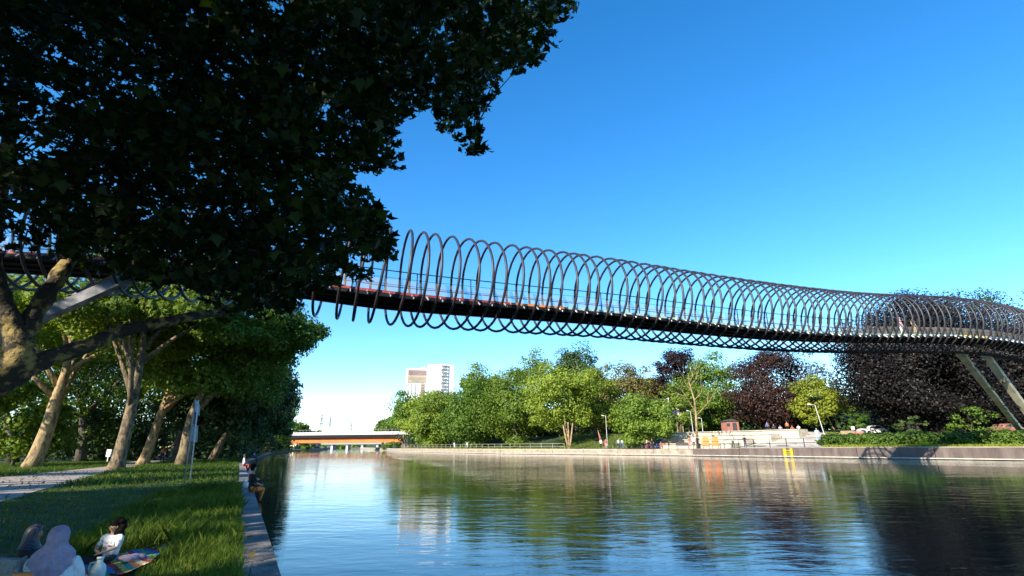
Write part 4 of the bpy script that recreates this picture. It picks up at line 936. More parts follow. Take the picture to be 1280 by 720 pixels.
def person(loc, face, pose, label, shirt='shirt_white', pants='navy', skin='skin', hair='hair', sc=1., group=None, long_hair=False, long_sleeve=False, subdiv=2, detail=False, jt=None):
    """local frame: x right, y forward, z up; face = heading angle"""
    J = dict(pelvis=(0, 0, .93), belly=(0, 0, 1.08), chest=(0, -.01, 1.28), neck0=(0, -.01, 1.43), neck=(0, 0, 1.50), head0=(0, .015, 1.58), head1=(0, .02, 1.67),
             shL=(-.17, -.01, 1.40), elL=(-.24, -.03, 1.12), wrL=(-.25, .05, .88), haL=(-.25, .07, .80), shR=(.17, -.01, 1.40), elR=(.24, -.03, 1.12), wrR=(.25, .05, .88), haR=(.25, .07, .80),
             hipL=(-.09, 0, .88), knL=(-.10, .02, .48), anL=(-.10, -.02, .09), toL=(-.11, .14, .04), hipR=(.09, 0, .88), knR=(.10, .02, .48), anR=(.10, -.02, .09), toR=(.11, .14, .04))
    if pose == 'walk':
        J.update(knL=(-.10, .16, .50), anL=(-.10, .12, .10), toL=(-.10, .28, .05), knR=(.10, -.05, .48), anR=(.10, -.28, .14), toR=(.10, -.15, .05), elL=(-.24, -.15, 1.14), wrL=(-.24, -.08, .92), haL=(-.24, -.05, .85), wrR=(.24, .2, .95), haR=(.24, .25, .89))
    if pose in ('sit', 'cross', 'kneel', 'ledge', 'ride'):
        dz = {'sit': -.48, 'cross': -.80, 'kneel': -.78, 'ledge': -.82, 'ride': -.02}[pose]
        for k in list(J):
            if k[:2] not in ('hi', 'kn', 'an', 'to'): J[k] = (J[k][0], J[k][1], J[k][2]+dz)
        h = .93+dz-.03
        if pose == 'sit': J.update(hipL=(-.09, 0, h), knL=(-.11, .42, h+.02), anL=(-.11, .46, .08), toL=(-.11, .60, .04), hipR=(.09, 0, h), knR=(.11, .42, h+.02), anR=(.11, .44, .08), toR=(.11, .58, .04))
        if pose == 'cross': J.update(hipL=(-.1, .02, h), knL=(-.33, .34, .13), anL=(.06, .44, .07), toL=(.17, .40, .07), hipR=(.1, .02, h), knR=(.33, .34, .13), anR=(-.06, .36, .09), toR=(-.18, .34, .07))
        if pose == 'kneel': J.update(hipL=(-.1, 0, h), knL=(-.2, .35, .25), anL=(-.16, .2, .08), toL=(-.14, .05, .05), hipR=(.1, 0, h), knR=(.2, .35, .25), anR=(.16, .2, .08), toR=(.14, .05, .05))
        if pose == 'ledge': J.update(hipL=(-.09, .02, h), knL=(-.11, .40, h+.06), anL=(-.10, .36, h-.32), toL=(-.10, .48, h-.38), hipR=(.09, .02, h), knR=(.11, .40, h+.05), anR=(.11, .30, h-.34), toR=(.11, .42, h-.40))
        if pose == 'ride': J.update(hipL=(-.09, 0, h), knL=(-.1, .32, h-.22), anL=(-.1, .2, h-.62), toL=(-.1, .34, h-.66), hipR=(.09, 0, h), knR=(.1, .25, h-.38), anR=(.1, .05, h-.76), toR=(.1, .2, h-.8))
        for s_, k in ((-1, 'L'), (1, 'R')):
            sh = J['sh'+k]; J['el'+k] = (s_*.26, .06, sh[2]-.26); J['wr'+k] = (s_*.16, .28, sh[2]-.34); J['ha'+k] = (s_*.10, .35, sh[2]-.36)
            if pose == 'ride': J['el'+k] = (s_*.24, .2, sh[2]-.2); J['wr'+k] = (s_*.2, .42, sh[2]-.28); J['ha'+k] = (s_*.2, .5, sh[2]-.30)
    if jt: J.update(jt)
    rd = dict(pelvis=(.155, .115), belly=(.135, .10), chest=(.155, .11), neck0=(.085, .075), neck=.052, head0=(.078, .088), head1=(.080, .092), shL=.062, shR=.062, elL=.042, elR=.042, wrL=.028, wrR=.028, haL=(.036, .022), haR=(.036, .022),
              hipL=.090, hipR=.090, knL=.056, knR=.056, anL=.038, anR=.038, toL=(.038, .026), toR=(.038, .026))
    bones = [('pelvis', 'belly'), ('belly', 'chest'), ('chest', 'neck0'), ('neck0', 'neck'), ('neck', 'head0'), ('head0', 'head1')]; bmx = [0, 0, 0, 1, 1, 1]
    for k in 'LR':
        bones += [('chest', 'sh'+k), ('sh'+k, 'el'+k), ('el'+k, 'wr'+k), ('wr'+k, 'ha'+k), ('pelvis', 'hip'+k), ('hip'+k, 'kn'+k), ('kn'+k, 'an'+k), ('an'+k, 'to'+k)]
        bmx += [0, 0, 0 if long_sleeve else 1, 1, 2, 2, 2, 3]
        if detail:
            w_, h_ = np.array(J['wr'+k]), np.array(J['ha'+k]); d = (h_-w_)/np.linalg.norm(h_-w_); a = np.cross(d, (0, 0, 1)); a /= np.linalg.norm(a); dn = np.cross(d, a); dn *= -np.sign(dn[2]+1e-6)
            for fi, (o_, L_) in enumerate(((-.026, .045), (-.009, .055), (.009, .052), (.026, .040))):
                n1_, n2_ = 'f%s%da' % (k, fi), 'f%s%db' % (k, fi); J[n1_] = tuple(h_+a*o_+d*L_*.6+dn*.008); J[n2_] = tuple(h_+a*o_*1.1+d*L_+dn*.030)
                rd[n1_] = .010; rd[n2_] = .008; bones += [('ha'+k, n1_), (n1_, n2_)]; bmx += [1, 1]
            s_ = -1 if k == 'L' else 1; n1_ = 'th'+k; J[n1_] = tuple(w_*.45+h_*.55-a*s_*.05+d*.03); rd[n1_] = .011; bones.append(('ha'+k, n1_)); bmx.append(1)
    e = empty('person', loc, label, 'person', group, face)
    me = skinned(J, bones, rd, [shirt, skin, pants, 'black'], bmx, subdiv)
    o = link('body', me, e, False)
    hd = np.array(J['head0'])*.5+np.array(J['head1'])*.5
    hb = MB()
    def hf(q): return 1. if (q[1] < .35 or q[2] > .45) else .68
    hb.ball(hd+(0, -.015, .02), (.098, .108, .135), 14, 10, fn=hf)
    if long_hair: hb.ball(hd+(0, -.07, -.13), (.125, .075, .21), 12, 8)
    link('hair', hb.mesh('hair', M[hair], True), e, False)
    if detail:
        f_ = MB()
        for s_ in (-1, 1): f_.ball(hd+(s_*.032, .088, .005), (.013, .008, .008), 8, 6)
        link('eyes', f_.mesh('eyes', M['black'], True), e, False)
        f_ = MB().ball(hd+(0, .102, -.022), (.013, .020, .022), 8, 6); link('nose', f_.mesh('nose', M[skin], True), e, False)
        f_ = MB().ball(hd+(0, .090, -.060), (.024, .008, .008), 8, 6); link('mouth', f_.mesh('mouth', M['red_cloth'], True), e, False)
        f_ = MB()
        for s_ in (-1, 1): f_.ball(hd+(s_*.086, .005, -.01), (.012, .02, .03), 8, 6)
        link('ears', f_.mesh('ears', M[skin], True), e, False)
    e.scale = (sc, sc, sc)
    return e

def towards(p, q): d = np.array(q)-np.array(p); return math.atan2(-d[0], d[1])

# the picnic in the foreground
gb = ground(128, 708)
kid = np.array([gb[0]-.05, gb[1]+.16, .03]); KS = (at(140, 649, kid[1])[2]-.03)/1.0
kj = dict(head0=(-.02, .03, .79), head1=(-.02, .04, .87), neck=(0, .0, .70), haR=(-.02, .33, .30), wrR=(.06, .30, .31), elR=(.24, .10, .36), elL=(-.26, .12, .36), wrL=(-.17, .34, .28), haL=(-.10, .40, .26))
child = person(kid, math.pi-.22, 'cross', 'long haired child in a white printed t-shirt sitting cross legged on the striped blanket', 'shirt_white', 'black', 'skin', 'hair', KS, long_hair=True, subdiv=2, detail=True, jt=kj)
child.scale = (KS*1.28, KS*1.15, KS)
hh = MB()
for k in range(26):
    d = sph(1)[0]; d[1] = -abs(d[1])*.8+.1; p = np.array([-.02, -.02, .86])+d*np.array([.15, .12, .17])-(0, 0, .05*random.random()); hh.ball(p, .055+.03*random.random(), 8, 6)
for k in range(12): p = np.array([random.uniform(-.16, .16), -.10, .72+random.uniform(-.12, .08)]); hh.ball(p, .06, 8, 6)
link('curls', hh.mesh('curls', M['hair'], True), child, False)
# loose t-shirt over the body: torso and short sleeves
sj = dict(a=(0, -.01, .07), b=(0, 0, .28), c=(0, -.005, .50), d=(0, -.01, .60), sl=(-.17, -.01, .60), sr=(.17, -.01, .60), el=(-.235, .075, .46), er=(.235, .06, .46))
me = skinned(sj, [('a', 'b'), ('b', 'c'), ('c', 'd'), ('c', 'sl'), ('c', 'sr'), ('sl', 'el'), ('sr', 'er')], dict(a=(.20, .16), b=(.19, .15), c=(.185, .14), d=(.10, .09), sl=.085, sr=.085, el=.085, er=.085), ['shirt_white'], [0]*7, 2)
link('t_shirt', me, child, False)
pr = MB()
for (x, z, w_, h_) in ((-.05, .40, .10, .05), (.03, .46, .05, .03), (.02, .36, .06, .03), (-.06, .48, .04, .02)): pr.ball((x, .135+.01, z), (w_/2, .012, h_/2), 8, 6)
link('shirt_print', pr.mesh('shirt_print', M['pink_cloth'], True), child, False)
pr = MB().ball((.095, .135, .49), (.012, .012, .022), 8, 6); link('shirt_logo', pr.mesh('shirt_logo', M['black'], True), child, False)

def drape(rows, mt_, name, parent, n_=40, fold=.03, folds=9, seed=1, tilt=None):
    """cloth as rings (z, cx, cy, rx, ry); folds deepen downwards"""
    V = []; F = []
    for i, (z, cx_, cy_, rx, ry) in enumerate(rows):
        fr_ = i/(len(rows)-1)
        for j in range(n_):
            a = 2*math.pi*j/n_; k = 1+fold*(.25+fr_)*(.7-1.4*abs(math.sin(a*folds*.5+seed+z*6))+.5*math.sin(a*(folds//2+1)+seed*2-z*9))
            zz = z+(tilt(a, fr_) if tilt else 0); V.append((cx_+math.cos(a)*rx*k, cy_+math.sin(a)*ry*k, zz))
    for i in range(len(rows)-1):
        for j in range(n_): F.append((i*n_+j, (i+1)*n_+j, (i+1)*n_+(j+1) % n_, i*n_+(j+1) % n_))
    F.append(tuple(range(n_))[::-1]); me = bpy.data.meshes.new(name); me.from_pydata(V, [], F); me.materials.append(M[mt_]); me.polygons.foreach_set('use_smooth', [True]*len(F)); me.update()
    return link(name, me, parent, False)
# woman in lilac headscarf and white tunic, seen from behind
Yw = 5.75; hw_ = at(79, 657, Yw); wl_ = np.array([hw_[0]-.02, hw_[1], 0.])
Hh = hw_[2]
WS = Hh/.99
wm = person(wl_, .35, 'kneel', 'woman in a lilac headscarf and white tunic sitting with her back to the camera', 'shirt_white', 'shirt_white', 'skin_dark', 'lilac', WS, long_sleeve=True, subdiv=2)
zt = 1.0
drape([(zt, 0, 0, .01, .01), (zt-.012, 0, 0, .055, .06), (zt-.04, 0, 0, .093, .10), (zt-.10, 0, 0, .118, .125), (zt-.16, 0, -.005, .120, .130), (zt-.21, 0, -.012, .112, .128), (zt-.25, 0, -.02, .125, .135), (zt-.30, 0, -.03, .185, .160), (zt-.35, 0, -.03, .225, .180), (zt-.41, 0, -.04, .245, .195), (zt-.47, .0, -.05, .25, .20)], 'lilac', 'headscarf', wm, 90, .075, 14, 2, tilt=lambda a, f_: -.20*max(0, -math.sin(a-.25))**3*f_**2)
drape([(zt-.30, 0, 0, .10, .09), (zt-.36, 0, 0, .17, .12), (zt-.46, 0, 0, .21, .14), (zt-.52, 0, -.01, .265, .19), (.30, .01, 0, .30, .23), (.12, .02, .03, .36, .29), (.0, .03, .05, .40, .36)], 'shirt_white', 'tunic', wm, 44, .05, 8, 4)
sj = dict(a=(.20, 0, zt-.40), b=(.31, .02, zt-.62), c=(.26, .20, .15)); me = skinned(sj, [('a', 'b'), ('b', 'c')], dict(a=.085, b=.085, c=.06), ['shirt_white'], [0, 0], 2); link('sleeve', me, wm, False)
sj = dict(a=(-.20, 0, zt-.40), b=(-.33, .02, zt-.60), c=(-.30, .20, .15)); me = skinned(sj, [('a', 'b'), ('b', 'c')], dict(a=.085, b=.085, c=.06), ['shirt_white'], [0, 0], 2); link('sleeve', me, wm, False)
mpt, n, b = newmat('scarf_stripe'); wv = n.nodes.new('ShaderNodeTexWave'); wv.inputs['Scale'].default_value = 9; wv.inputs['Distortion'].default_value = 3
tc = n.nodes.new('ShaderNodeTexCoord'); rp = n.nodes.new('ShaderNodeValToRGB'); rp.color_ramp.elements[0].color = (.008, .010, .025, 1); rp.color_ramp.elements[1].color = (.045, .05, .08, 1); rp.color_ramp.elements[0].position = .5; rp.color_ramp.elements[1].position = .75
n.links.new(tc.outputs['Object'], wv.inputs[0]); n.links.new(wv.outputs[0], rp.inputs[0]); n.links.new(rp.outputs[0], b.inputs[0]); M['scarf_stripe'] = mpt
# person in black beside her, patterned scarf
Yk = 6.35; hk = at(57, 656, Yk); pk = np.array([hk[0]-.10, hk[1], 0.])
KS2 = hk[2]/.99
bp = person(pk, -1.0, 'kneel', 'person in black clothes with a dark patterned headscarf, sitting left of the woman in lilac', 'black', 'black', 'skin_dark', 'navy', KS2, long_sleeve=True, subdiv=2, detail=False)
zt = 1.0
drape([(zt, 0, 0, .01, .01), (zt-.012, 0, 0, .055, .06), (zt-.05, 0, -.01, .095, .10), (zt-.12, 0, -.025, .112, .112), (zt-.19, 0, -.04, .108, .10), (zt-.27, 0, -.03, .12, .12), (zt-.36, 0, -.02, .20, .15)], 'scarf_stripe', 'headscarf', bp, 36, .03, 7, 3)
drape([(zt-.30, 0, 0, .12, .10), (zt-.38, 0, -.01, .21, .14), (zt-.52, 0, -.01, .25, .17), (.20, 0, 0, .30, .24), (0, 0, .04, .46, .40)], 'black', 'dress', bp, 36, .05, 8, 5)
hb = MB().ball((.03, .062, zt-.15), (.05, .05, .062), 12, 8); link('face', hb.mesh('face', M['skin_dark'], True), bp, False)

# striped blanket
mbk, n, b = newmat('striped_blanket'); tc = n.nodes.new('ShaderNodeTexCoord'); sp = n.nodes.new('ShaderNodeSeparateXYZ'); n.links.new(tc.outputs['UV'], sp.inputs[0])
rp = n.nodes.new('ShaderNodeValToRGB'); rp.color_ramp.interpolation = 'CONSTANT'; cols = [(.03, .18, .45), (.50, .04, .05), (.75, .55, .12), (.05, .32, .30), (.75, .25, .08), (.70, .66, .45), (.45, .04, .06), (.03, .25, .50), (.10, .35, .15)]
mm_ = n.nodes.new('ShaderNodeMath'); mm_.operation = 'MULTIPLY'; mm_.inputs[1].default_value = 2.6; fr_ = n.nodes.new('ShaderNodeMath'); fr_.operation = 'FRACT'
n.links.new(sp.outputs[0], mm_.inputs[0]); n.links.new(mm_.outputs[0], fr_.inputs[0]); n.links.new(fr_.outputs[0], rp.inputs[0])
for el in list(rp.color_ramp.elements)[1:]: rp.color_ramp.elements.remove(el)
rp.color_ramp.elements[0].position = 0; rp.color_ramp.elements[0].color = (*cols[0], 1)
for i, c in enumerate(cols[1:]): el = rp.color_ramp.elements.new((i+1)/len(cols)); el.color = (*c, 1)
n.links.new(rp.outputs[0], b.inputs[0]); b.inputs['Roughness'].default_value = .95
nz = n.nodes.new('ShaderNodeTexNoise'); nz.inputs['Scale'].default_value = 60; bpn = n.nodes.new('ShaderNodeBump'); bpn.inputs['Strength'].default_value = .4; n.links.new(nz.outputs[0], bpn.inputs[0]); n.links.new(bpn.outputs[0], b.inputs['Normal'])
c00, c10, c11, c01 = ground(60, 750), ground(186, 713), ground(211, 684), ground(104, 704)
V = []; F = []; UV = []; ku, kv = 40, 30
for i in range(ku):
    for j in range(kv):
        u, v = i/(ku-1), j/(kv-1); p = (c00*(1-u)+c10*u)*(1-v)+(c01*(1-u)+c11*u)*v
        z = .05+.009*math.sin(u*8+v*4)+.007*math.sin(v*9-u*5)
        V.append((p[0], p[1], z+.06*max(0, u-.75)*2)); UV.append((v*.35+u*.65, v))
for i in range(ku-1):
    for j in range(kv-1): F.append((i*kv+j, (i+1)*kv+j, (i+1)*kv+j+1, i*kv+j+1))
me = bpy.data.meshes.new('picnic_blanket'); me.from_pydata(V, [], F); me.materials.append(mbk); uvl = me.uv_layers.new(name='uv')
for lp in me.loops: uvl.data[lp.index].uv = UV[lp.vertex_index]
me.polygons.foreach_set('use_smooth', [True]*len(F)); tag(link('picnic_blanket', me), 'colourful striped picnic blanket spread on the grass under the seated child', 'blanket')
# jug
jb = ground(120, 726, .06); jb[2] = .06; e = empty('plastic_jug', jb, 'pale translucent plastic jug standing on the blanket in front of the child', 'jug')
g = MB(); rows = [(0, .075), (.02, .085), (.12, .085), (.16, .07), (.19, .035), (.225, .032)]; V = []; F = []
for z, r_ in rows:
    for j in range(16): a = j*math.pi/8; V.append((math.cos(a)*r_*.95, math.sin(a)*r_*.75, z))
for i in range(5):
    for j in range(16): F.append((i*16+j, i*16+(j+1) % 16, (i+1)*16+(j+1) % 16, (i+1)*16+j))
F.append(tuple(range(16))[::-1]); F.append(tuple(80+j for j in range(16))); g.add(np.array(V)+jb, F); g.build('body', M['jug'], e, True)
MB().tube([jb+(-.035, 0, .19), jb+(-.10, 0, .18), (jb+(-.11, 0, .12)), jb+(-.08, 0, .06)], .013, 8).build('handle', M['jug'], e, True)
MB().tube([jb+(0, 0, .225), jb+(0, 0, .245)], .036, 12).build('cap', M['white'], e, True)
# cup and scarf cloth on the blanket
cb = ground(168, 700, .05); g = MB()
for k in range(7): g.ball(cb+(random.uniform(-.12, .10), random.uniform(-.06, .06), .03), (.09, .06, .035+.02*random.random()), 10, 6)
o = g.build('crumpled_cloth', M['lilac'], None, True); tag(o, 'crumpled violet cloth lying on the blanket beside the child', 'cloth')
# grey bag at the lower left corner, orange packet
b0 = at(10, 712, 5.6); b0[2] = .0; e = empty('grey_bag', b0, 'grey canvas bag standing on the grass at the lower left corner', 'bag'); Hbag = at(10, 698, 5.6)[2]
def bagpt(q): return 1
V = []; F = []; n_ = 20
for i, (z, k) in enumerate([(0, .9), (Hbag*.2, 1.04), (Hbag*.5, 1.0), (Hbag*.8, .92), (Hbag, .86)]):
    for j in range(n_):
        a = 2*math.pi*j/n_; ca, sa = math.cos(a), math.sin(a); r_ = 1/(abs(ca)**4+abs(sa)**4)**.25; V.append((b0[0]-.10+ca*.24*r_*k+.012*math.sin(z*30+j), b0[1]+sa*.13*r_*k+.01*math.sin(j*3+z*20), z+.02*math.sin(j*1.3)*(i == 4)))
for i in range(4):
    for j in range(n_): F.append((i*n_+j, i*n_+(j+1) % n_, (i+1)*n_+(j+1) % n_, (i+1)*n_+j))
F.append(tuple(4*n_+j for j in range(n_))); MB().add(np.array(V), F).build('body', M['bag'], e, True)
MB().tube([b0+(.16, -.10, Hbag*.9), b0+(.20, -.12, Hbag*.72), b0+(.20, -.12, Hbag*.4), b0+(.16, -.12, Hbag*.15)], .016, 8).build('strap', M['bag'], e, True)
b0 = at(27, 722, 5.3); b0[2] = 0; o = MB().box(b0+(0, 0, .20), (.16, .08, .40), rotz(.3), taper=.85).build('orange_packet', M['orange_cloth']); tag(o, 'orange snack packet beside the grey bag at the lower left corner', 'packet')

# people on the near quay edge
def quay_person(px, py, t, label, **kw):
    g_ = ground(px, py, 0.); tt, mm = BL.off(g_[0], g_[1]); p = BL.pt(mm, t); return person((p[0], p[1], .0), math.atan2(.89, .456)*-1 + kw.pop('turn', 0), kw.pop('pose', 'ledge'), label, **kw)
quay_person(314, 616, .12, 'person in a black top and orange shorts, nearest of the sitters on the quay edge', shirt='black', pants='orange_cloth', skin='skin', hair='hair', turn=.3)
quay_person(317, 607, .10, 'person in a pinkish top on the quay edge just behind the nearest sitter', shirt='pink_cloth', pants='black', skin='skin', hair='hair_brown', turn=-.2)
quay_person(301, 583, .16, 'person in white sitting on the quay edge farther along', shirt='white', pants='red_cloth', skin='skin', hair='hair_brown')
quay_person(305, 573, .14, 'person in violet blue clothes on the quay edge, farthest of the sitters', shirt='purple', pants='navy', skin='skin', hair='hair')
g_ = ground(322, 610, 0); tt, mm = BL.off(g_[0], g_[1]); p = BL.pt(mm, .3)
o = MB().ball((p[0], p[1], .12), (.22, .16, .13), 12, 8).build('white_bag', M['white'], None, True); tag(o, 'small white bag on the quay stones beside the nearest sitters', 'bag')

# people on the far bank
GP = 'people on the far bank'
def fp(px, t, pose, label, **kw):
    b0 = onR(px, t); f_ = kw.pop('face', None); zz = kw.pop('dz', 0.); f_ = towards(b0[:2], (0, 0)) if f_ is None else f_
    return person(b0+(0, 0, zz), f_, pose, label, group=GP, subdiv=1, **kw)
fp(867, 4.2, 'stand', 'standing person in a white shirt and dark trousers on the promenade', shirt='white', pants='navy', sc=1.12)
fp(872, 4.8, 'walk', 'person in dark clothes standing close beside the one in the white shirt', shirt='black', pants='black', sc=1.12)
fp(862, 4.6, 'stand', 'person in red left of the white shirted one on the promenade', shirt='red_cloth', pants='pink_cloth', sc=1.05)
fp(976, 5.6, 'walk', 'person in dark clothes behind the railing of the plaza', shirt='black', pants='navy', sc=1.1) if False else None
fp(916, 6, 'walk', 'dark haired person with striped top behind the promenade railing', shirt='grey', pants='black', sc=1.1)
fp(931, 6, 'walk', 'person in dark clothes pushing along the railing, right of the striped one', shirt='black', pants='navy', sc=1.05)
fp(1023, 15, 'stand', 'person in pale blue standing by the leaning lamp post', shirt='pale_blue', pants='pale_blue', sc=1.25)
fp(757, 4.5, 'walk', 'person in red near the thin lamp post', shirt='red_cloth', pants='pink_cloth', sc=1.05)
fp(778, 5, 'walk', 'person in white walking left of the round bush', shirt='white', pants='blue_cloth', sc=1.05)
fp(773, 4, 'stand', 'person in pale grey beside the walker in white', shirt='pale_blue', pants='navy', sc=1.05)
fp(751, 4.5, 'walk', 'person in white left of the thin lamp post', shirt='white', pants='black', sc=1.05)
fp(568, 3.4, 'walk', 'person in white walking under the trees at the left of the far bank', shirt='white', pants='shirt_white')
fp(584, 3.4, 'walk', 'second walker in pale clothes under the trees on the far bank', shirt='white', pants='pale_blue')
fp(1058, 14.5, 'sit', 'dark haired person sitting behind the hedge below the greenish bench', shirt='black', pants='black', dz=-.1)
fp(1087, 14.5, 'sit', 'person in a white shirt sitting on the grass behind the hedge', shirt='white', pants='pink_cloth', dz=-.1)
fp(1102, 14.5, 'sit', 'dark clad person sitting behind the hedge, right of the one in white', shirt='black', pants='navy', dz=-.1)
for i, (px, sh, lab) in enumerate([(962, 'blue_cloth', 'person in blue at the shaded terrace tables, leftmost'), (970, 'navy', 'person in navy at the shaded terrace tables'), (978, 'pale_blue', 'tall looking person in pale blue among the terrace tables'), (987, 'orange_cloth', 'person in orange at the shaded terrace tables'), (993, 'red_cloth', 'person in red at the shaded terrace tables'), (1001, 'white', 'person in a white top at the shaded terrace tables, rightmost')]):
    fp(px, 23+i % 2*1.5, 'sit' if i % 3 else 'stand', lab, shirt=sh, pants='black')
for i, (px, lab) in enumerate([(965, 'dark cafe table at the left of the shaded terrace'), (982, 'dark cafe table in the middle of the shaded terrace'), (997, 'dark cafe table at the right of the shaded terrace')]):
    b0 = onR(px, 22); e = empty('cafe_table', b0, lab, 'table', 'cafe tables'); MB().box(b0+(0, 0, .74), (1.5, .9, .05)).build('table_top', M['roof_dark'], e)
    for sx in (-.6, .6):
        for sy in (-.35, .35): MB().box(b0+(sx, sy, .36), (.06, .06, .72)).build('leg', M['roof_dark'], e)
# orange seats on the promenade
def seat(px, t, label, person_=False):
    b0 = onR(px, t); e = empty('orange_chair', b0, label, 'chair', 'tall orange chairs on the promenade'); Mz = rotz(towards(b0[:2], (0, 0))+math.pi)
    def Q(v): return b0+Mz@np.array(v)
    MB().box(Q((0, 0, .45)), (.95, .8, .12), Mz).build('seat', M['orange_cloth'], e); MB().box(Q((0, -.42, 1.05)), (1.0, .10, 1.3), Mz, taper=.9).build('backrest', M['orange_cloth'], e)
    for s_ in (-.5, .5): MB().box(Q((s_, 0, .6)), (.08, .75, .5), Mz).build('armrest', M['orange_cloth'], e)
    for sx in (-.42, .42):
        for sy in (-.32, .32): MB().box(Q((sx, sy, .2)), (.08, .08, .42), Mz).build('leg', M['steel_dark'], e)
seat(882, 5, 'tall orange chair on the promenade, left of its twin'); seat(894, 5, 'tall orange chair on the promenade, right of its twin')
fp(881.5, 5.3, 'sit', 'person in orange with a red cap on the left orange chair', shirt='orange_cloth', pants='orange_cloth', hair='red', sc=1.2, dz=.15)
b0 = onR(853, 5); e = empty('wooden_bench', b0, 'low wooden bench with a dark back left of the promenade group', 'bench')
MB().box(b0+(0, 0, .45), (2.2, .5, .08), rotz(-.5)).build('seat', M['wood'], e); MB().box(b0+(0.1, .25, .75), (2.2, .06, .4), rotz(-.5)).build('backrest', M['roof_dark'], e)
for s_ in (-.8, .8): MB().box(b0+rotz(-.5)@np.array([s_, 0, .2]), (.1, .4, .42), rotz(-.5)).build('leg', M['grey'], e)
# cyclists and parked bicycles
def bicycle(px, t, label, fr_c, ang, rider=None):
    b0 = onR(px, t); e = empty('bicycle', b0, label, 'bicycle', 'bicycles by the round bush'); Mz = rotz(ang)
    def Q(x, z, y=0): return b0+Mz@np.array([x, y, z])
    for x in (-.52, .52):
        P_ = np.array([Q(x+.34*math.cos(a), .35+.34*math.sin(a)) for a in np.linspace(0, 2*math.pi, 19)]); MB().tube(P_, .022, 5, cap=False).build('wheel', M['tyre'], e, True)
        g = MB(); 
        for a in np.linspace(0, math.pi, 5)[:-1]: g.bar(Q(x-.33*math.cos(a), .35-.33*math.sin(a)), Q(x+.33*math.cos(a), .35+.33*math.sin(a)), .008)
        g.build('spokes', M['steel_pale'], e)
    g = MB()
    for a, b_ in (((-.52, .35), (-.12, .32)), ((-.12, .32), (.38, .82)), ((-.12, .32), (-.26, .88)), ((-.26, .80), (.36, .80)), ((-.52, .35), (-.24, .78)), ((.52, .35), (.37, .95))): g.tube([Q(*a), Q(*b_)], .022, 6)
    g.build('frame', M[fr_c], e); MB().box(Q(-.27, .92), (.26, .13, .06), Mz).build('saddle', M['black'], e); MB().bar(Q(.36, 1.0, -.28), Q(.36, 1.0, .28), .03).build('handlebar', M['steel_dark'], e)
    return b0
bicycle(805, 4, 'bicycle with dark frame parked left among those by the round bush', 'steel_dark', .6)
bp_ = bicycle(810, 3.6, 'bicycle ridden by the cyclist in a pink shirt', 'red', .3)
person(bp_+rotz(.3)@np.array([-.25, 0, 0]), .3-math.pi/2, 'ride', 'cyclist in a pink and white shirt on a bicycle by the round bush', 'pink_cloth', 'navy', 'skin', 'hair', 1.0, group=GP, subdiv=1)
bicycle(822, 4, 'bicycle with blue frame parked right of the cyclist', 'blue_cloth', .2); bicycle(829, 4.4, 'bicycle with red frame standing farthest right of the bush', 'red', -.2)
fp(826, 5, 'sit', 'person in red sitting beside the parked bicycles', shirt='red_cloth', pants='navy'); fp(815, 5.4, 'stand', 'person in dark clothes standing behind the bicycles', shirt='black', pants='navy')
bicycle(786, 4, 'bicycle leaning near the left side of the round bush', 'steel_dark', .1); bicycle(769, 4.2, 'bicycle parked on the promenade right of the thin lamp post', 'steel_dark', .3)
# closed red parasol
b0 = onR(754, 6.2); e = empty('closed_parasol', b0, 'dark red folded parasol leaning beside the thin lamp post', 'parasol'); MB().tube([b0, b0+(-.9, 0, 3.4)], .04, 6).build('pole', M['wood'], e)
MB().tube([b0+(-.15, 0, .6), b0+(-.35, 0, 1.3), b0+(-.62, 0, 2.3), b0+(-.88, 0, 3.3)], [.2, .26, .14, .04], 10).build('canopy', M['brick_red'], e, True)
# visitors on the footbridge
sx_ = pxs(1158)
for s_, lab, sh in ((sx_, 'person in a tan top standing on the footbridge deck inside the coil', 'wood'), (sx_-1.6, 'person in a pale pink top next to the one in tan on the footbridge', 'pink_cloth')):
    c = off(np.array(s_), .5, DZ); person(c, math.pi+.4, 'stand', lab, shirt=sh, pants='wood' if sh == 'wood' else 'white', skin='skin', group='people on the footbridge', subdiv=1)

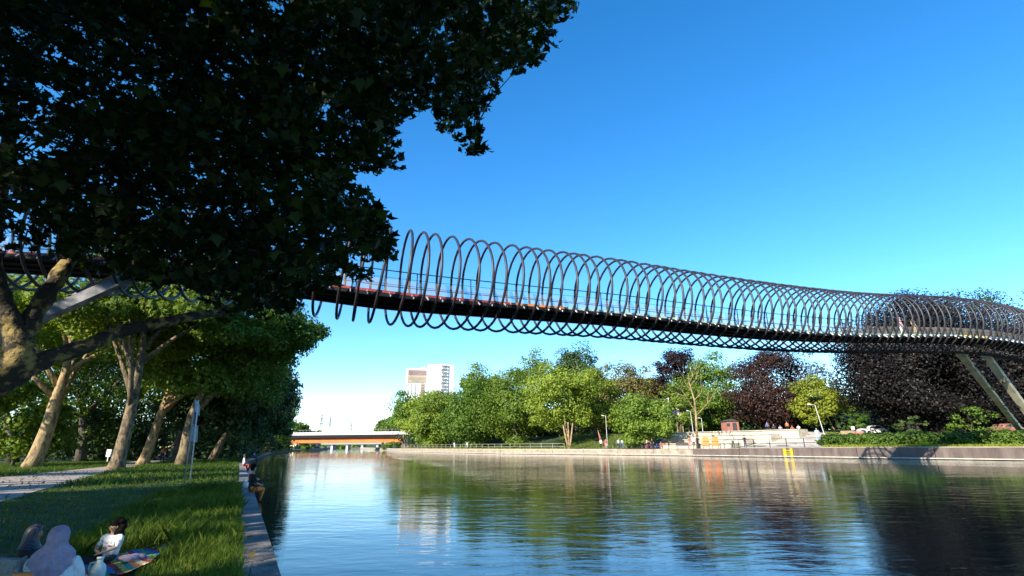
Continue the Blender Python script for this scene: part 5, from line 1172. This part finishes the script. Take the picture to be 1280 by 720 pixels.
# ------------------------------------------------------------------ information board by the path, banner, far props on the near bank
b1 = ground(230, 609); b2 = ground(237.5, 606); Yb = b2[1]
e = empty('information_board', (b1+b2)/2, 'tall two legged information board seen almost edge on from behind on the lawn', 'sign')
t1 = at(243, 510, b1[1]); t2 = at(248, 500, Yb)
MB().tube([b1-(0, 0, .1), t1], .024, 8).build('post', M['grey'], e, True); MB().tube([b2-(0, 0, .1), t2], .026, 8).build('post', M['steel_pale'], e, True)
def panel(pts, mt_, name, th=.04): MB().prism([np.array(q) for q in pts], (0, 0, 0), (0, th, 0)).build(name, M[mt_], e)
panel([at(243.5, 499, Yb), at(249, 506, Yb+.5), at(248.8, 520, Yb+.5), at(243.5, 514, Yb)], 'grey', 'upper_panel')
panel([at(239, 530, Yb), at(247, 533, Yb+.5), at(246, 553, Yb+.5), at(237.5, 551, Yb)], 'grey', 'lower_panel')
MB().bar(at(240, 530, Yb-.05), at(247, 533, Yb+.45), .05).build('cross_bar', M['grey'], e)
b0 = at(300, 556, 70); b0[2] = 0; o = MB().prism([at(300, 552, 70), at(304, 555, 70), at(307, 538, 70), at(304, 537, 70)], (0, 0, 0), (0, .12, 0)).build('green_banner', M['green_cloth']); tag(o, 'pale green upright banner between the dark trunks past the lawn', 'banner')
def lcar(px, Y, label, body):
    b0 = at(px, 560, Y); b0[2] = zL(b0[0], b0[1]); e = empty('parked_car', b0, label, 'car'); Mz = rotz(.5)
    prof = [(-2.1, .3), (-2.15, .75), (-1.9, .95), (-1.35, 1.0), (-.8, 1.42), (.75, 1.45), (1.55, .98), (2.05, .85), (2.15, .5), (2.1, .3)]
    MB().prism([b0+Mz@np.array([x, -.85, z]) for x, z in prof], (0, 0, 0), Mz@np.array([0, 1.7, 0])).build('body', M[body], e)
    MB().prism([b0+Mz@np.array([x, -.87, z]) for x, z in [(-1.2, 1.0), (-.75, 1.35), (.7, 1.37), (1.3, 1.0)]], (0, 0, 0), Mz@np.array([0, 1.74, 0])).build('window', M['glass'], e)
    for x in (-1.3, 1.35):
        for y in (-.88, .7): c = b0+Mz@np.array([x, y, .33]); MB().tube([c, b0+Mz@np.array([x, y+.18, .33])], .33, 12).build('wheel', M['tyre'], e)
lcar(199, 88, 'pale grey car parked in the wood right of the sunlit trunk', 'grey')
b0 = at(137, 563, 58); b0[2] = 0; o = MB().box(b0+(0, 0, 1.0), (.5, .12, .75)).box(b0+(0, 0, .4), (.08, .08, .9)).build('white_notice', M['white']); tag(o, 'small white notice on a post left of the mottled trunk', 'sign')
b0 = at(204, 566, 56); b0[2] = 0; person(b0, .8, 'walk', 'person in an orange top walking in the wood right of the sunlit trunk', shirt='orange_cloth', pants='navy', skin='skin', subdiv=1)

print('tris ~', sum(len(o.data.polygons)*2 for o in scene.objects if o.type == 'MESH'), 'objects', len(scene.objects))
